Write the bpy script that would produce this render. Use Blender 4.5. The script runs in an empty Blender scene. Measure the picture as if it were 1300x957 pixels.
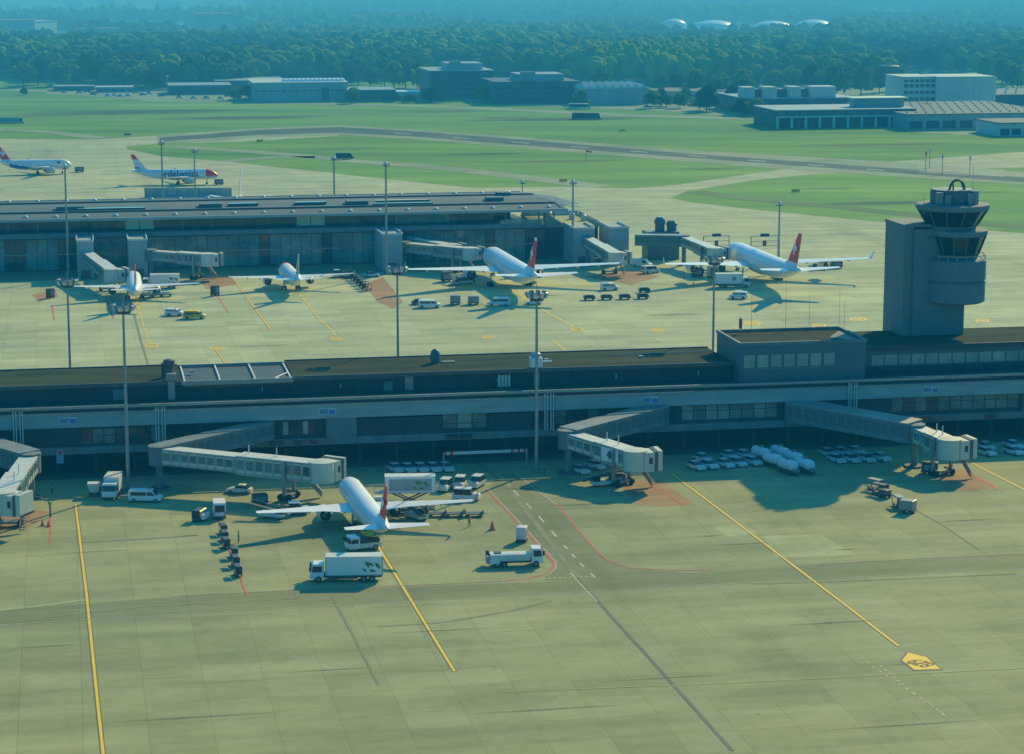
import bpy, math, random
import numpy as np
from mathutils import Vector, Matrix
R = math.radians
rng = random.Random(7)
C = bpy.context.scene.collection
# ------------------------------------------------------------------ camera model (world point seen at a photo pixel)
F, H, PIT, CX, CY = 3000., 89.5, R(10.2), 650., 478.5
cp, sp = math.cos(PIT), math.sin(PIT)
def at(px, py, z=0.):
    u, v = (px-CX)/F, -(py-CY)/F
    d = (u, cp+v*sp, -sp+v*cp); t = (z-H)/d[2]
    return (d[0]*t, d[1]*t)
TH = R(10.73)                      # both piers run parallel
UX, UY = math.cos(TH), math.sin(TH)
OA, OB = (0., 414.8), (0., 668.)
def fr(O, lx, ly):
    return (O[0]+lx*UX-ly*UY, O[1]+lx*UY+ly*UX)
def loc(O, px, py, z=0.):
    X, Y = at(px, py, z); X -= O[0]; Y -= O[1]
    return (X*UX+Y*UY, -X*UY+Y*UX)
# ------------------------------------------------------------------ mesh builder
class MB:
    def __init__(s): s.v = []; s.f = []; s.m = []; s.k = 0
    def mat(s, k): s.k = k; return s
    def add(s, vs, fs):
        n = len(s.v); s.v += [tuple(p) for p in vs]
        for f in fs: s.f.append([i+n for i in f]); s.m.append(s.k)
        return s
    def box(s, x0, x1, y0, y1, z0, z1):
        return s.fru(x0, x1, y0, y1, z0, x0, x1, y0, y1, z1)
    def fru(s, a0, a1, b0, b1, z0, c0, c1, d0, d1, z1):
        v = [(a0,b0,z0),(a1,b0,z0),(a1,b1,z0),(a0,b1,z0),(c0,d0,z1),(c1,d0,z1),(c1,d1,z1),(c0,d1,z1)]
        return s.add(v, [(3,2,1,0),(4,5,6,7),(0,1,5,4),(1,2,6,5),(2,3,7,6),(3,0,4,7)])
    def obox(s, c, sz, rz=0., ry=0.):
        M = Matrix.Translation(c) @ Matrix.Rotation(rz, 4, 'Z') @ Matrix.Rotation(ry, 4, 'Y')
        a, b, h = sz[0]/2, sz[1]/2, sz[2]/2
        v = [M @ Vector(p) for p in [(-a,-b,-h),(a,-b,-h),(a,b,-h),(-a,b,-h),(-a,-b,h),(a,-b,h),(a,b,h),(-a,b,h)]]
        return s.add(v, [(3,2,1,0),(4,5,6,7),(0,1,5,4),(1,2,6,5),(2,3,7,6),(3,0,4,7)])
    def tube(s, p0, p1, r0, r1=None, n=10):
        r1 = r0 if r1 is None else r1
        p0, p1 = Vector(p0), Vector(p1); d = (p1-p0).normalized()
        a = d.orthogonal().normalized(); b = d.cross(a)
        ring = lambda p, r: [p+a*(r*math.cos(2*math.pi*i/n))+b*(r*math.sin(2*math.pi*i/n)) for i in range(n)]
        return s.loft([ring(p0, r0), ring(p1, r1)])
    def loft(s, rings, cap=True):
        n = len(rings[0]); vs = [p for r in rings for p in r]; fs = []
        for k in range(len(rings)-1):
            for i in range(n):
                j = (i+1) % n; fs.append((k*n+i, k*n+j, (k+1)*n+j, (k+1)*n+i))
        if cap: fs += [tuple(reversed(range(n))), tuple(range((len(rings)-1)*n, len(rings)*n))]
        return s.add(vs, fs)
    def lathe(s, prof, n=24, c=(0,0,0), cap=True):
        return s.loft([[(c[0]+r*math.cos(2*math.pi*i/n), c[1]+r*math.sin(2*math.pi*i/n), c[2]+z) for i in range(n)] for r, z in prof], cap)
    def prism(s, pts, z0, z1):
        n = len(pts); v = [(x,y,z0) for x,y in pts]+[(x,y,z1) for x,y in pts]
        return s.add(v, [tuple(reversed(range(n))), tuple(range(n,2*n))]+[(i,(i+1)%n,n+(i+1)%n,n+i) for i in range(n)])
    def xprof(s, pts, y0, y1):      # profile in x,z swept along y
        n = len(pts); v = [(x,y0,z) for x,z in pts]+[(x,y1,z) for x,z in pts]
        return s.add(v, [tuple(range(n)), tuple(reversed(range(n,2*n)))]+[(i,n+i,n+(i+1)%n,(i+1)%n) for i in range(n)])
    def yprof(s, pts, x0, x1):      # profile in y,z swept along x
        n = len(pts); v = [(x0,y,z) for y,z in pts]+[(x1,y,z) for y,z in pts]
        return s.add(v, [tuple(range(n)), tuple(reversed(range(n,2*n)))]+[(i,n+i,n+(i+1)%n,(i+1)%n) for i in range(n)])
    def poly(s, pts, z=0.):
        return s.add([(p[0], p[1], p[2] if len(p) > 2 else z) for p in pts], [tuple(range(len(pts)))])
    def build(s, name, mats, parent=None, smooth=None, bevel=0.):
        me = bpy.data.meshes.new(name); me.from_pydata(s.v, [], s.f)
        for m in (mats if isinstance(mats, (list, tuple)) else [mats]): me.materials.append(m)
        me.polygons.foreach_set('material_index', s.m)
        import bmesh
        bm = bmesh.new(); bm.from_mesh(me); bmesh.ops.recalc_face_normals(bm, faces=bm.faces); bm.to_mesh(me); bm.free()
        if smooth:
            me.polygons.foreach_set('use_smooth', [True]*len(me.polygons)); me.set_sharp_from_angle(angle=R(smooth))
        o = bpy.data.objects.new(name, me); C.objects.link(o); o.parent = parent
        if bevel:
            b = o.modifiers.new('bevel', 'BEVEL'); b.width = bevel; b.segments = 2; b.limit_method = 'ANGLE'
        return o
def tag(o, label=None, cat=None, group=None, kind=None):
    for k, v in (('label', label), ('category', cat), ('group', group), ('kind', kind)):
        if v: o[k] = v
    return o
def thing(name, label, cat, p=(0,0), rz=0., group=None, z=0.):
    o = bpy.data.objects.new(name, None); C.objects.link(o); o.empty_display_size = .2
    o.location = (p[0], p[1], z); o.rotation_euler = (0, 0, rz)
    return tag(o, label, cat, group)
def dup(root, label, p, rz, group=None, z=0.):
    r = root.copy(); C.objects.link(r); r.location = (p[0], p[1], z); r.rotation_euler = (0, 0, rz); r['label'] = label
    if group: r['group'] = group
    for ch in list(root.children):
        c = ch.copy(); C.objects.link(c); c.parent = r
        for g in list(ch.children):
            d = g.copy(); C.objects.link(d); d.parent = c
    return r
# ------------------------------------------------------------------ materials
def mat(name, col, rough=.6, metal=0., var=.15, scale=.6, bump=0., col2=None, spec=.5, stretch=None):
    m = bpy.data.materials.new(name); m.use_nodes = True; nt = m.node_tree; N, L = nt.nodes, nt.links
    b = N['Principled BSDF']; b.inputs['Roughness'].default_value = rough; b.inputs['Metallic'].default_value = metal
    b.inputs['Specular IOR Level'].default_value = spec
    tc = N.new('ShaderNodeTexCoord'); mp = N.new('ShaderNodeMapping'); L.new(tc.outputs['Object'], mp.inputs['Vector'])
    if stretch: mp.inputs['Scale'].default_value = stretch
    no = N.new('ShaderNodeTexNoise'); no.inputs['Scale'].default_value = scale; no.inputs['Detail'].default_value = 6
    no.inputs['Roughness'].default_value = .65; L.new(mp.outputs[0], no.inputs['Vector'])
    cr = N.new('ShaderNodeValToRGB'); c2 = col2 or [max(0, c*(1-2*var)) for c in col]
    cr.color_ramp.elements[0].position = .3; cr.color_ramp.elements[1].position = .7
    cr.color_ramp.elements[0].color = (*c2, 1); cr.color_ramp.elements[1].color = (*[min(1, c*(1+var*.6)) for c in col], 1)
    L.new(no.outputs['Fac'], cr.inputs['Fac']); L.new(cr.outputs[0], b.inputs['Base Color'])
    if bump:
        bp = N.new('ShaderNodeBump'); bp.inputs['Strength'].default_value = bump; bp.inputs['Distance'].default_value = .1
        L.new(no.outputs['Fac'], bp.inputs['Height']); L.new(bp.outputs[0], b.inputs['Normal'])
    return m
def concrete_mat(name, base, slab=7.5, joint=.76, contrast=.085):
    m = bpy.data.materials.new(name); m.use_nodes = True; nt = m.node_tree; N, L = nt.nodes, nt.links
    b = N['Principled BSDF']; b.inputs['Roughness'].default_value = .9; b.inputs['Specular IOR Level'].default_value = .12
    g = N.new('ShaderNodeNewGeometry'); mp = N.new('ShaderNodeMapping'); mp.inputs['Rotation'].default_value = (0, 0, -TH)
    L.new(g.outputs['Position'], mp.inputs['Vector'])
    br = N.new('ShaderNodeTexBrick'); br.offset = 0.; br.squash = 1.
    for k, v in (('Scale', 1.), ('Mortar Size', .07), ('Mortar Smooth', .6), ('Brick Width', slab), ('Row Height', slab), ('Bias', 0.)): br.inputs[k].default_value = v
    br.inputs['Color1'].default_value = (*[c*(1-contrast) for c in base], 1); br.inputs['Color2'].default_value = (*[c*(1+contrast*.6) for c in base], 1)
    br.inputs['Mortar'].default_value = (*[c*joint for c in base], 1); L.new(mp.outputs[0], br.inputs['Vector'])
    def noise(sc, det, stretch, lo, hi, c0, c1, prev, rough=.6, fac=1.):
        m2 = N.new('ShaderNodeMapping'); m2.inputs['Scale'].default_value = stretch; L.new(mp.outputs[0], m2.inputs['Vector'])
        n = N.new('ShaderNodeTexNoise'); n.inputs['Scale'].default_value = sc; n.inputs['Detail'].default_value = det; n.inputs['Roughness'].default_value = rough
        L.new(m2.outputs[0], n.inputs['Vector'])
        r = N.new('ShaderNodeValToRGB'); r.color_ramp.elements[0].position = lo; r.color_ramp.elements[1].position = hi
        r.color_ramp.elements[0].color = (*c0, 1); r.color_ramp.elements[1].color = (*c1, 1); L.new(n.outputs['Fac'], r.inputs['Fac'])
        x = N.new('ShaderNodeMix'); x.data_type = 'RGBA'; x.blend_type = 'MULTIPLY'; x.inputs[0].default_value = fac
        L.new(prev, x.inputs[6]); L.new(r.outputs[0], x.inputs[7]); return x.outputs[2]
    o = noise(.018, 5, (1, 1, 1), .35, .65, (.82, .86, .86), (1.08, 1.06, 1.), br.outputs['Color'])
    o = noise(.12, 6, (.35, 1, 1), .3, .62, (.78, .8, .82), (1.04, 1.04, 1.02), o)
    o = noise(.5, 8, (1, 1, 1), .25, .6, (.88, .88, .9), (1.03, 1.03, 1.02), o, .7)
    o = noise(.05, 4, (1, .16, 1), .28, .42, (.8, .8, .82), (1., 1., 1.), o)      # wheel tracks and run-off streaks
    o = noise(.22, 3, (1, 1, 1), .2, .3, (.6, .62, .66), (1., 1., 1.), o)        # oil spots
    o = noise(.16, 3, (.05, 1, 1), .3, .7, (.86, .86, .86), (1.06, 1.06, 1.05), o)  # rows of slabs poured alike
    L.new(o, b.inputs['Base Color']); return m
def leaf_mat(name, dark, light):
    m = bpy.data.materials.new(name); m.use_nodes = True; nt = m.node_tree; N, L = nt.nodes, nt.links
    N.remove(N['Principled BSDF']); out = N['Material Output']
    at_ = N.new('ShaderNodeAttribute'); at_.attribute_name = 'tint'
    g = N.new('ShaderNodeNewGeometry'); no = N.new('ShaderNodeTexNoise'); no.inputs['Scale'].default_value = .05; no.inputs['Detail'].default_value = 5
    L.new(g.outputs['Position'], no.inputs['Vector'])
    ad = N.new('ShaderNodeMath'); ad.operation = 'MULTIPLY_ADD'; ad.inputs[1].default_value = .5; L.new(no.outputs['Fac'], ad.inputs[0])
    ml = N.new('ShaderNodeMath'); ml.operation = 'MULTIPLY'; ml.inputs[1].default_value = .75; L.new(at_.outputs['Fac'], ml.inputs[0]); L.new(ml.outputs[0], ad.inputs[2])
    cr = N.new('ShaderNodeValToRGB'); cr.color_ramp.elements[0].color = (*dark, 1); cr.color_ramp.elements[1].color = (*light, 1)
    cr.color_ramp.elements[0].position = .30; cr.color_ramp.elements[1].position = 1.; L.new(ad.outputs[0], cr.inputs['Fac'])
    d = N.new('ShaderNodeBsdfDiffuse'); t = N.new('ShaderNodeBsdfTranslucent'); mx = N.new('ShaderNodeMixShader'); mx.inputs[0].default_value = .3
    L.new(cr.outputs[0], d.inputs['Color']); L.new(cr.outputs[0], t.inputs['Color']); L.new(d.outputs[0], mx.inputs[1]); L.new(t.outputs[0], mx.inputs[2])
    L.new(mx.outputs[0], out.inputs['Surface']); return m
def glass_mat(name, c0, c1, scale=.35, rough=.08):
    m = mat(name, c1, rough, 0., .3, scale, 0, c0, .45)
    return m
CONC = (.38, .392, .208)
M = dict(
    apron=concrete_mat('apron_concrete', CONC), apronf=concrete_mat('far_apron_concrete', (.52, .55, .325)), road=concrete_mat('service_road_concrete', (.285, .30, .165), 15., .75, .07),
    taxi=concrete_mat('taxiway_concrete', (.36, .42, .25), 15., .8, .1), runway=concrete_mat('runway_asphalt', (.12, .17, .155), 25., .9, .06),
    slab=concrete_mat('new_concrete', (.47, .49, .27), 7.5, .7, .05), redpatch=concrete_mat('reddish_concrete', (.46, .285, .16), 7.5, .7, .06),
    under=mat('shade_dark_paving', (.10, .11, .09), .9, var=.1, scale=.2),
    grass=mat('grass_field', (.215, .36, .065), .95, var=.3, scale=.014, col2=(.085, .225, .05), spec=.1, stretch=(.3, 1.6, 1)),
    drygrass=mat('mown_grass', (.19, .25, .10), .95, var=.25, scale=.025, col2=(.09, .19, .06), spec=.1, stretch=(.4, 1.5, 1)),
    yellow=mat('yellow_paint', (.88, .56, .01), .7, var=.08, scale=.8), fadedyellow=mat('faded_yellow_paint', (.52, .45, .13), .8, var=.15, scale=.6), ydark=mat('dark_line_edge', (.14, .13, .075), .8),
    redpaint=mat('red_paint', (.72, .10, .08), .8, var=.15, scale=.5), pink=mat('worn_red_paint', (.47, .30, .18), .85, var=.15, scale=.3),
    pale=mat('worn_white_paint', (.58, .60, .42), .8, var=.15, scale=.4), tar=mat('tar_joint', (.12, .13, .10), .8), tarsoft=mat('worn_tar_track', (.22, .245, .14), .9, var=.15, scale=.3),
    white=mat('white_paint', (.82, .82, .80), .35, var=.03, scale=.4), offwhite=mat('aged_white', (.66, .66, .60), .5, var=.08, scale=.5),
    cream=mat('cream_panel', (.62, .62, .50), .5, var=.08, scale=.5), red=mat('red_livery', (.95, .022, .03), .35, var=.05), navy=mat('navy_livery', (.015, .03, .16), .35),
    blue=mat('blue_livery', (.03, .16, .52), .35), ltblue=mat('pale_blue_panel', (.20, .45, .62), .4), grey=mat('grey_metal', (.30, .31, .31), .45, .3, .1, .6), dgrey=mat('dark_grey_metal', (.10, .105, .11), .5, .2),
    black=mat('black_rubber', (.018, .018, .02), .7), dark=mat('dark_equipment', (.045, .05, .055), .6), greenleaf=mat('green_print', (.06, .22, .05), .4), yelveh=mat('yellow_bodywork', (.70, .55, .06), .4),
    orange=mat('orange_plastic', (.75, .14, .05), .5), green=mat('green_jacket', (.25, .55, .08), .6),
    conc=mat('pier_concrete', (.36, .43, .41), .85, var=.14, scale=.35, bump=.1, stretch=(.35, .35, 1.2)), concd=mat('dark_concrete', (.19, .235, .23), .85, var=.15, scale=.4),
    tower=mat('tower_concrete', (.155, .205, .205), .8, var=.10, scale=.3, stretch=(.25, 1, 1)), towerd=mat('tower_panel', (.10, .15, .155), .6, var=.08, scale=.5),
    wall=mat('dark_wall', (.035, .05, .058), .6, var=.2, scale=.4), soffit=mat('soffit', (.05, .05, .05), .9), gravel=mat('roof_gravel', (.062, .070, .036), .95, var=.3, scale=.22, bump=.3, col2=(.022, .038, .028), stretch=(.3, 1, 1), spec=.04),
    roofb=mat('metal_roof', (.15, .185, .19), .7, 0., .12, .15, spec=.12, stretch=(.06, .5, 1)), roofe=mat('roof_edge', (.36, .40, .40), .5, 0., .06), skyl=mat('skylight_glass', (.45, .66, .66), .15, var=.05),
    glass=glass_mat('dark_glass', (.012, .022, .028), (.035, .06, .07)), glassb=glass_mat('facade_glass', (.03, .075, .08), (.17, .33, .31), .2), pane=glass_mat('pale_blind', (.24, .27, .23), (.40, .42, .34), .3, .3),
    pane2=glass_mat('grey_blind', (.18, .23, .21), (.30, .34, .29), .3, .3), paned=glass_mat('dim_blind', (.08, .11, .10), (.20, .22, .19), .3, .3), steel=mat('galvanised_steel', (.34, .35, .33), .45, .4, .1), lamp=mat('lamp_glass', (.75, .78, .75), .2, var=.05),
    bark=mat('bark', (.06, .05, .035), .9), leaf=leaf_mat('leaf_green', (.014, .05, .016), (.26, .42, .07)), leafd=leaf_mat('leaf_dark', (.014, .040, .014), (.055, .11, .028)), leafl=leaf_mat('leaf_light', (.04, .10, .025), (.18, .32, .07)),
    farwall=mat('pale_wall', (.60, .64, .60), .7, var=.08, scale=.1), fargrey=mat('grey_cladding', (.36, .42, .43), .6, var=.12, scale=.1, stretch=(1, 1, .2)), fardark=mat('dark_cladding', (.07, .11, .13), .6, var=.2, scale=.08), farcream=mat('cream_wall', (.90, .92, .62), .7, var=.05, scale=.1),
    farroof=mat('flat_roof', (.17, .18, .16), .8, var=.2, scale=.1), dome=mat('white_membrane', (.93, .94, .90), .42, .35, var=.02), rose=mat('rose_fin', (.62, .50, .55), .4), cabglass=glass_mat('cab_glass', (.006, .012, .016), (.02, .04, .05)), dullgrass=mat('dull_grass', (.13, .16, .11), .95, var=.25, scale=.03, col2=(.06, .11, .07), spec=.1, stretch=(.4, 1.5, 1)), kerb=mat('kerb_stone', (.4, .4, .36), .8),
)
def text_mesh(name, fc):
    t_ = bpy.data.objects.new('text', fc); C.objects.link(t_); bpy.context.view_layer.update()
    me = bpy.data.meshes.new_from_object(t_.evaluated_get(bpy.context.evaluated_depsgraph_get())); bpy.data.objects.remove(t_)
    o = bpy.data.objects.new(name, me); C.objects.link(o); return o
# ------------------------------------------------------------------ camera, world, sun, haze
sc = bpy.context.scene
cam = bpy.data.cameras.new('camera'); co = bpy.data.objects.new('camera', cam); C.objects.link(co)
co.location = (0, 0, H); co.rotation_euler = (R(90)-PIT, 0, 0); cam.sensor_width = 36.; cam.lens = 36.*F/1300.; cam.clip_start = 1.; cam.clip_end = 30000.
sc.camera = co
sc.view_settings.view_transform = 'Standard'; sc.view_settings.look = 'None'; sc.view_settings.exposure = 0.
SUN_EL = R(29.3); to_sun = Vector((.49, .872, 0)).normalized(); to_sun = to_sun*math.cos(SUN_EL)+Vector((0, 0, math.sin(SUN_EL)))
w = bpy.data.worlds.new('World'); sc.world = w; w.use_nodes = True; nt = w.node_tree
bg = nt.nodes['Background']; sky = nt.nodes.new('ShaderNodeTexSky'); sky.sky_type = 'NISHITA'; sky.sun_disc = False
sky.sun_elevation = SUN_EL; sky.sun_rotation = math.atan2(to_sun.x, to_sun.y); sky.altitude = 430; sky.dust_density = 2.
mx = nt.nodes.new('ShaderNodeMix'); mx.data_type = 'RGBA'; mx.blend_type = 'MULTIPLY'; mx.inputs[0].default_value = 1.; mx.inputs[7].default_value = (.19, 1.06, 1.46, 1)
nt.links.new(sky.outputs[0], mx.inputs[6]); nt.links.new(mx.outputs[2], bg.inputs['Color']); bg.inputs['Strength'].default_value = .12
sl = bpy.data.lights.new('sun', 'SUN'); sl.energy = 5.0; sl.color = (1., .74, .25); sl.angle = R(.55)
so = bpy.data.objects.new('sun', sl); C.objects.link(so); so.rotation_euler = to_sun.to_track_quat('Z', 'Y').to_euler()
hm = bpy.data.materials.new('haze_volume'); hm.use_nodes = True; nt = hm.node_tree; nt.nodes.clear()
out = nt.nodes.new('ShaderNodeOutputMaterial'); ab = nt.nodes.new('ShaderNodeVolumeAbsorption'); em = nt.nodes.new('ShaderNodeEmission'); ad = nt.nodes.new('ShaderNodeAddShader')
nt.links.new(ab.outputs[0], ad.inputs[0]); nt.links.new(em.outputs[0], ad.inputs[1]); nt.links.new(ad.outputs[0], out.inputs['Volume'])
def haze(m, sig, col, y0, y1, lb):
    n_ = m.node_tree.nodes; a_, e_ = [n for n in n_ if n.type == 'VOLUME_ABSORPTION'][0], [n for n in n_ if n.type == 'EMISSION'][0]
    a_.inputs['Color'].default_value = (0, 0, 0, 1); a_.inputs['Density'].default_value = sig
    e_.inputs['Color'].default_value = (*col, 1); e_.inputs['Strength'].default_value = sig  # haze glows by its own emission in place of scattered sunlight
    tag(MB().box(-4500, 4500, y0, y1, -40, 150).build('haze', m), lb, 'haze', kind='stuff')
hm2 = hm.copy()
haze(hm, .00021, (.012, .29, .48), -600, 1150, 'thin blue haze over the airport apron')
haze(hm2, .00058, (.065, .41, .55), 1150.5, 1950, 'blue haze over the airfield edge')
haze(hm.copy(), .00085, (.12, .47, .60), 1950.5, 9800, 'thick pale blue haze over the far forest')
# ------------------------------------------------------------------ ground
def sheet(name, pts, m, z, kind='structure'):
    o = MB().poly([(*at(*p), z) for p in pts]).build(name, m); tag(o, kind=kind); return o
tag(MB().poly([(-9000, -400), (9000, -400), (9000, 16000), (-9000, 16000)], 0).build('ground', M['grass']), kind='structure')
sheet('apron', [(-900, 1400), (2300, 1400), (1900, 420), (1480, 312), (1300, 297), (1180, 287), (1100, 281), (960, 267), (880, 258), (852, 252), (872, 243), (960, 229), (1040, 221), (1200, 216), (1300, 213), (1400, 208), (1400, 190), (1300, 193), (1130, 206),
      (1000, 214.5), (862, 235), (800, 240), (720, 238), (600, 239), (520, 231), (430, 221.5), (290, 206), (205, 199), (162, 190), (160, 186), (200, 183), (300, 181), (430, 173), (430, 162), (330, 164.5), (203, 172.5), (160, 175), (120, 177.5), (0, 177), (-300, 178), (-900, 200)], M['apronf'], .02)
tag(MB().poly([(-700, 150), (900, 150), (*fr(OA, 900, 12), ), (*fr(OA, -700, 12), )], .024).build('apron', M['apron']), kind='structure')
sheet('taxiway', [(430, 159), (520, 165), (640, 173), (870, 191), (1130, 206), (1300, 219), (1500, 235), (1500, 256), (1300, 235), (1000, 216), (870, 205.5), (640, 187), (520, 177), (430, 172), (330, 175), (200, 184), (200, 172), (330, 163)], M['taxi'], .04)
sheet('runway', [(203, 175.5), (330, 165.5), (430, 162), (520, 167), (640, 176), (870, 195.5), (1300, 226), (1500, 243), (1500, 249), (1300, 232), (870, 200.5), (640, 183), (520, 173.5), (430, 169), (330, 171.5), (203, 180.5)], M['runway'], .06)
def strip(name, pts, wd, m, z=.05, kind='structure', join=None):
    mb = join or MB(); P = [Vector(at(*p)) for p in pts]; n = len(P); Lf, Rt = [], []
    for i in range(n):
        d = (P[min(i+1, n-1)]-P[max(i-1, 0)]).normalized(); q = Vector((-d.y, d.x))*(wd/2)
        Lf.append((*(P[i]+q), z)); Rt.append((*(P[i]-q), z))
    for i in range(n-1): mb.poly([Lf[i], Lf[i+1], Rt[i+1], Rt[i]])
    if join is None: return tag(mb.build(name, m), kind=kind)
strip('path', [(-60, 161.5), (60, 168), (130, 176)], 12, M['taxi'])
strip('path', [(430, 204), (520, 210), (592, 217.5), (718, 232), (760, 238)], 14, M['taxi'])
strip('path', [(215, 186), (345, 195), (440, 203.5)], 12, M['taxi'])
strip('path', [(286, 205.8), (345, 200.2), (400, 200)], 10, M['taxi'])
strip('path', [(880, 244), (960, 254), (1080, 265), (1180, 276), (1300, 290)], 10, M['drygrass'])
strip('path', [(-100, 111), (60, 116), (200, 128), (430, 133), (560, 136), (700, 142), (790, 147), (870, 149), (975, 152)], 18, M['taxi'])
strip('path', [(975, 152), (1090, 158), (1190, 168), (1300, 173), (1400, 178)], 22, M['taxi'])
sheet('yard', [(430, 128), (545, 124), (640, 134), (840, 141), (980, 153), (1070, 160), (1180, 168), (1300, 176), (1420, 180), (1420, 150), (1150, 110), (940, 106), (700, 112), (430, 110), (200, 108), (60, 112), (60, 120), (240, 127)], M['taxi'], .03)
# runway numbers side: threshold piano keys and centre dashes
tm = MB()
for i in range(7): strip('', [(1150+i*3, 213.5+i*2.1), (1290+i*3, 209.5+i*2.1)] if False else [(1165, 208.5+i*1.7), (1275, 212+i*2.1)], 1.6, None, .09, join=tm)
for i in range(9):
    x = 500+i*75; y = 169.5+(x-500)*.0765
    strip('', [(x, y), (x+22, y+1.7)], 1.6, None, .09, join=tm)
tag(tm.build('runway_markings', M['pale']), kind='structure')
# service road band and painted markings on the near apron
sheet('road', [(-200, 813), (0, 793), (650, 756), (1300, 722), (1600, 706), (1600, 688), (1300, 703), (1040, 716), (900, 726), (700, 738), (400, 748), (230, 756), (0, 775), (-200, 788)], M['road'], .03)
sheet('road', [(636, 600), (660, 598), (712, 650), (765, 708), (805, 722), (880, 727), (760, 738), (690, 736), (702, 716), (688, 698), (652, 655), (618, 622)], M['road'], .034)
sheet('new_slabs', [(968, 680), (1042, 678), (1086, 703), (1036, 708), (985, 707)], M['slab'], .035)
sheet('new_slabs', [(905, 668), (940, 664), (962, 676), (925, 682)], M['slab'], .035)
sheet('red_zone', [(786, 611), (838, 608), (882, 640), (840, 643), (806, 640)], M['redpatch'], .035)
sheet('red_zone', [(1188, 602), (1222, 595), (1268, 618), (1236, 623), (1200, 622)], M['redpatch'], .035)
sheet('red_zone', [(-30, 655), (40, 646), (64, 650), (40, 668), (-30, 680)], M['redpatch'], .035)
for pts in ([(462, 362), (486, 352), (512, 384), (500, 392), (480, 384)], [(250, 352), (292, 350), (300, 362), (262, 368)], [(740, 352), (800, 343), (838, 352), (800, 362)], [(420, 352), (450, 349), (440, 357)], [(40, 375), (70, 368), (74, 377), (50, 384)]):
    sheet('red_zone', pts, M['redpatch'], .035)
def line(name, pts, wd, m, z=.05, edge=0.):
    if edge: strip('line_edge', pts, wd+2*edge, M['ydark'], z-.008)
    return strip(name, pts, wd, M[m], z)
def dashes(name, pts, wd, m, n, duty=.55, z=.05):
    mb = MB(); A = [Vector(p) for p in pts]
    for k in range(n):
        t0, t1 = k/n, (k+duty)/n
        def lerp(t):
            s = t*(len(A)-1); i = min(int(s), len(A)-2); return A[i].lerp(A[i+1], s-i)
        strip('', [lerp(t0), lerp(t1)], wd, None, z, join=mb)
    return tag(mb.build(name, M[m]), kind='structure')
line('yellow_line', [(96, 640), (110, 755), (121.5, 868), (131, 957), (139, 1050)], .36, 'yellow', .06, .14)
line('yellow_line', [(455, 650), (478, 690), (530, 775), (577, 852)], .36, 'yellow', .06, .14)
line('yellow_line', [(853, 601), (905, 640), (1000, 712), (1070, 765), (1141, 820)], .36, 'yellow', .06, .14)
line('yellow_line', [(1225, 582), (1243, 592), (1300, 621), (1420, 684)], .36, 'yellow', .06, .14)
line('yellow_line', [(640, 878), (900, 868), (1100, 858), (1300, 848), (1500, 838)], .2, 'fadedyellow', .06)
dashes('yellow_line', [(1083, 828), (1140, 868), (1200, 908)], .26, 'fadedyellow', 14, .5)
dashes('white_dashes', [(1118, 845), (1150, 872), (1205, 912)], .25, 'pale', 12, .35)
line('yellow_line', [(297, 355), (318, 384), (345, 421)], .42, 'yellow', .06, .1)
line('yellow_line', [(275, 446), (292, 470), (305, 492)], .38, 'yellow', .06, .1)
dashes('yellow_line', [(173, 382), (181, 410), (190, 438)], .42, 'yellow', 8, .75)
dashes('yellow_line', [(374, 366), (398, 396), (428, 428)], .42, 'yellow', 9, .7)
line('yellow_line', [(645, 365), (690, 395), (735, 419)], .5, 'yellow', .06)
line('yellow_line', [(700, 432), (722, 448)], .4, 'yellow', .06)
def ellmark(px, py, rx, ry):
    mb = MB(); n = 26
    for k in range(n):
        a, b = 2*math.pi*k/n, 2*math.pi*(k+1)/n
        q = lambda t, s: (*at(px+rx*s*math.cos(t), py+ry*s*math.sin(t)), .06)
        mb.poly([q(a, 1), q(b, 1), q(b, .72), q(a, .72)])
    mb.poly([(*at(px-rx*.5, py-ry*.25), .06), (*at(px+rx*.5, py-ry*.3), .06), (*at(px+rx*.5, py+ry*.25), .06), (*at(px-rx*.5, py+ry*.3), .06)])
    tag(mb.build('stand_marking', M['yellow']), kind='structure')
for e in [(193, 440, 9, 3.2), (275, 443, 10, 3), (427, 431, 8, 2.4), (733, 419, 8, 2.4), (955, 411, 11, 3), (1040, 414, 9, 2.6), (1090, 406, 11, 2.6), (1247, 408, 9, 2.4), (835, 420, 9, 2.4), (620, 429, 8, 2.2), (1187, 455, 8, 2)]: ellmark(*e)
# stand number marking, a yellow arrow-headed panel with black digits
P5 = [at(1145, 838), at(1153, 828), at(1176, 834), at(1194, 849), at(1161, 850)]
cen = (sum(p[0] for p in P5)/5, sum(p[1] for p in P5)/5)
tag(MB().poly([(cen[0]+(p[0]-cen[0])*1.13, cen[1]+(p[1]-cen[1])*1.13, .05) for p in P5]).build('stand_number_border', M['tar']), kind='structure')
tag(MB().poly([(*p, .058) for p in P5]).build('stand_number_panel', M['yellow']), kind='structure')
fc = bpy.data.curves.new('stand_number', 'FONT'); fc.body = '628'; fc.size = 3.5; fc.align_x = 'CENTER'; fc.align_y = 'CENTER'; fc.materials.append(M['black']); fc.offset = .06
fo = text_mesh('stand_number', fc); fo.location = (*at(1168, 842), .068); fo.scale = (.62, 1., 1); fo.rotation_euler = (0, 0, R(-52)); tag(fo, kind='structure')
line('red_line', [(616, 620), (640, 645), (668, 675), (690, 699), (703, 714), (702, 720), (694, 728), (672, 734), (640, 737)], .26, 'redpaint', .06)
line('red_line', [(640, 737), (560, 741), (400, 747.5), (230, 756)], .2, 'pink', .06)
line('white_edge', [(619, 620), (643, 645), (671, 675), (693, 699), (706, 714), (705, 721), (696, 730), (672, 736)], .14, 'pale', .062)
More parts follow.
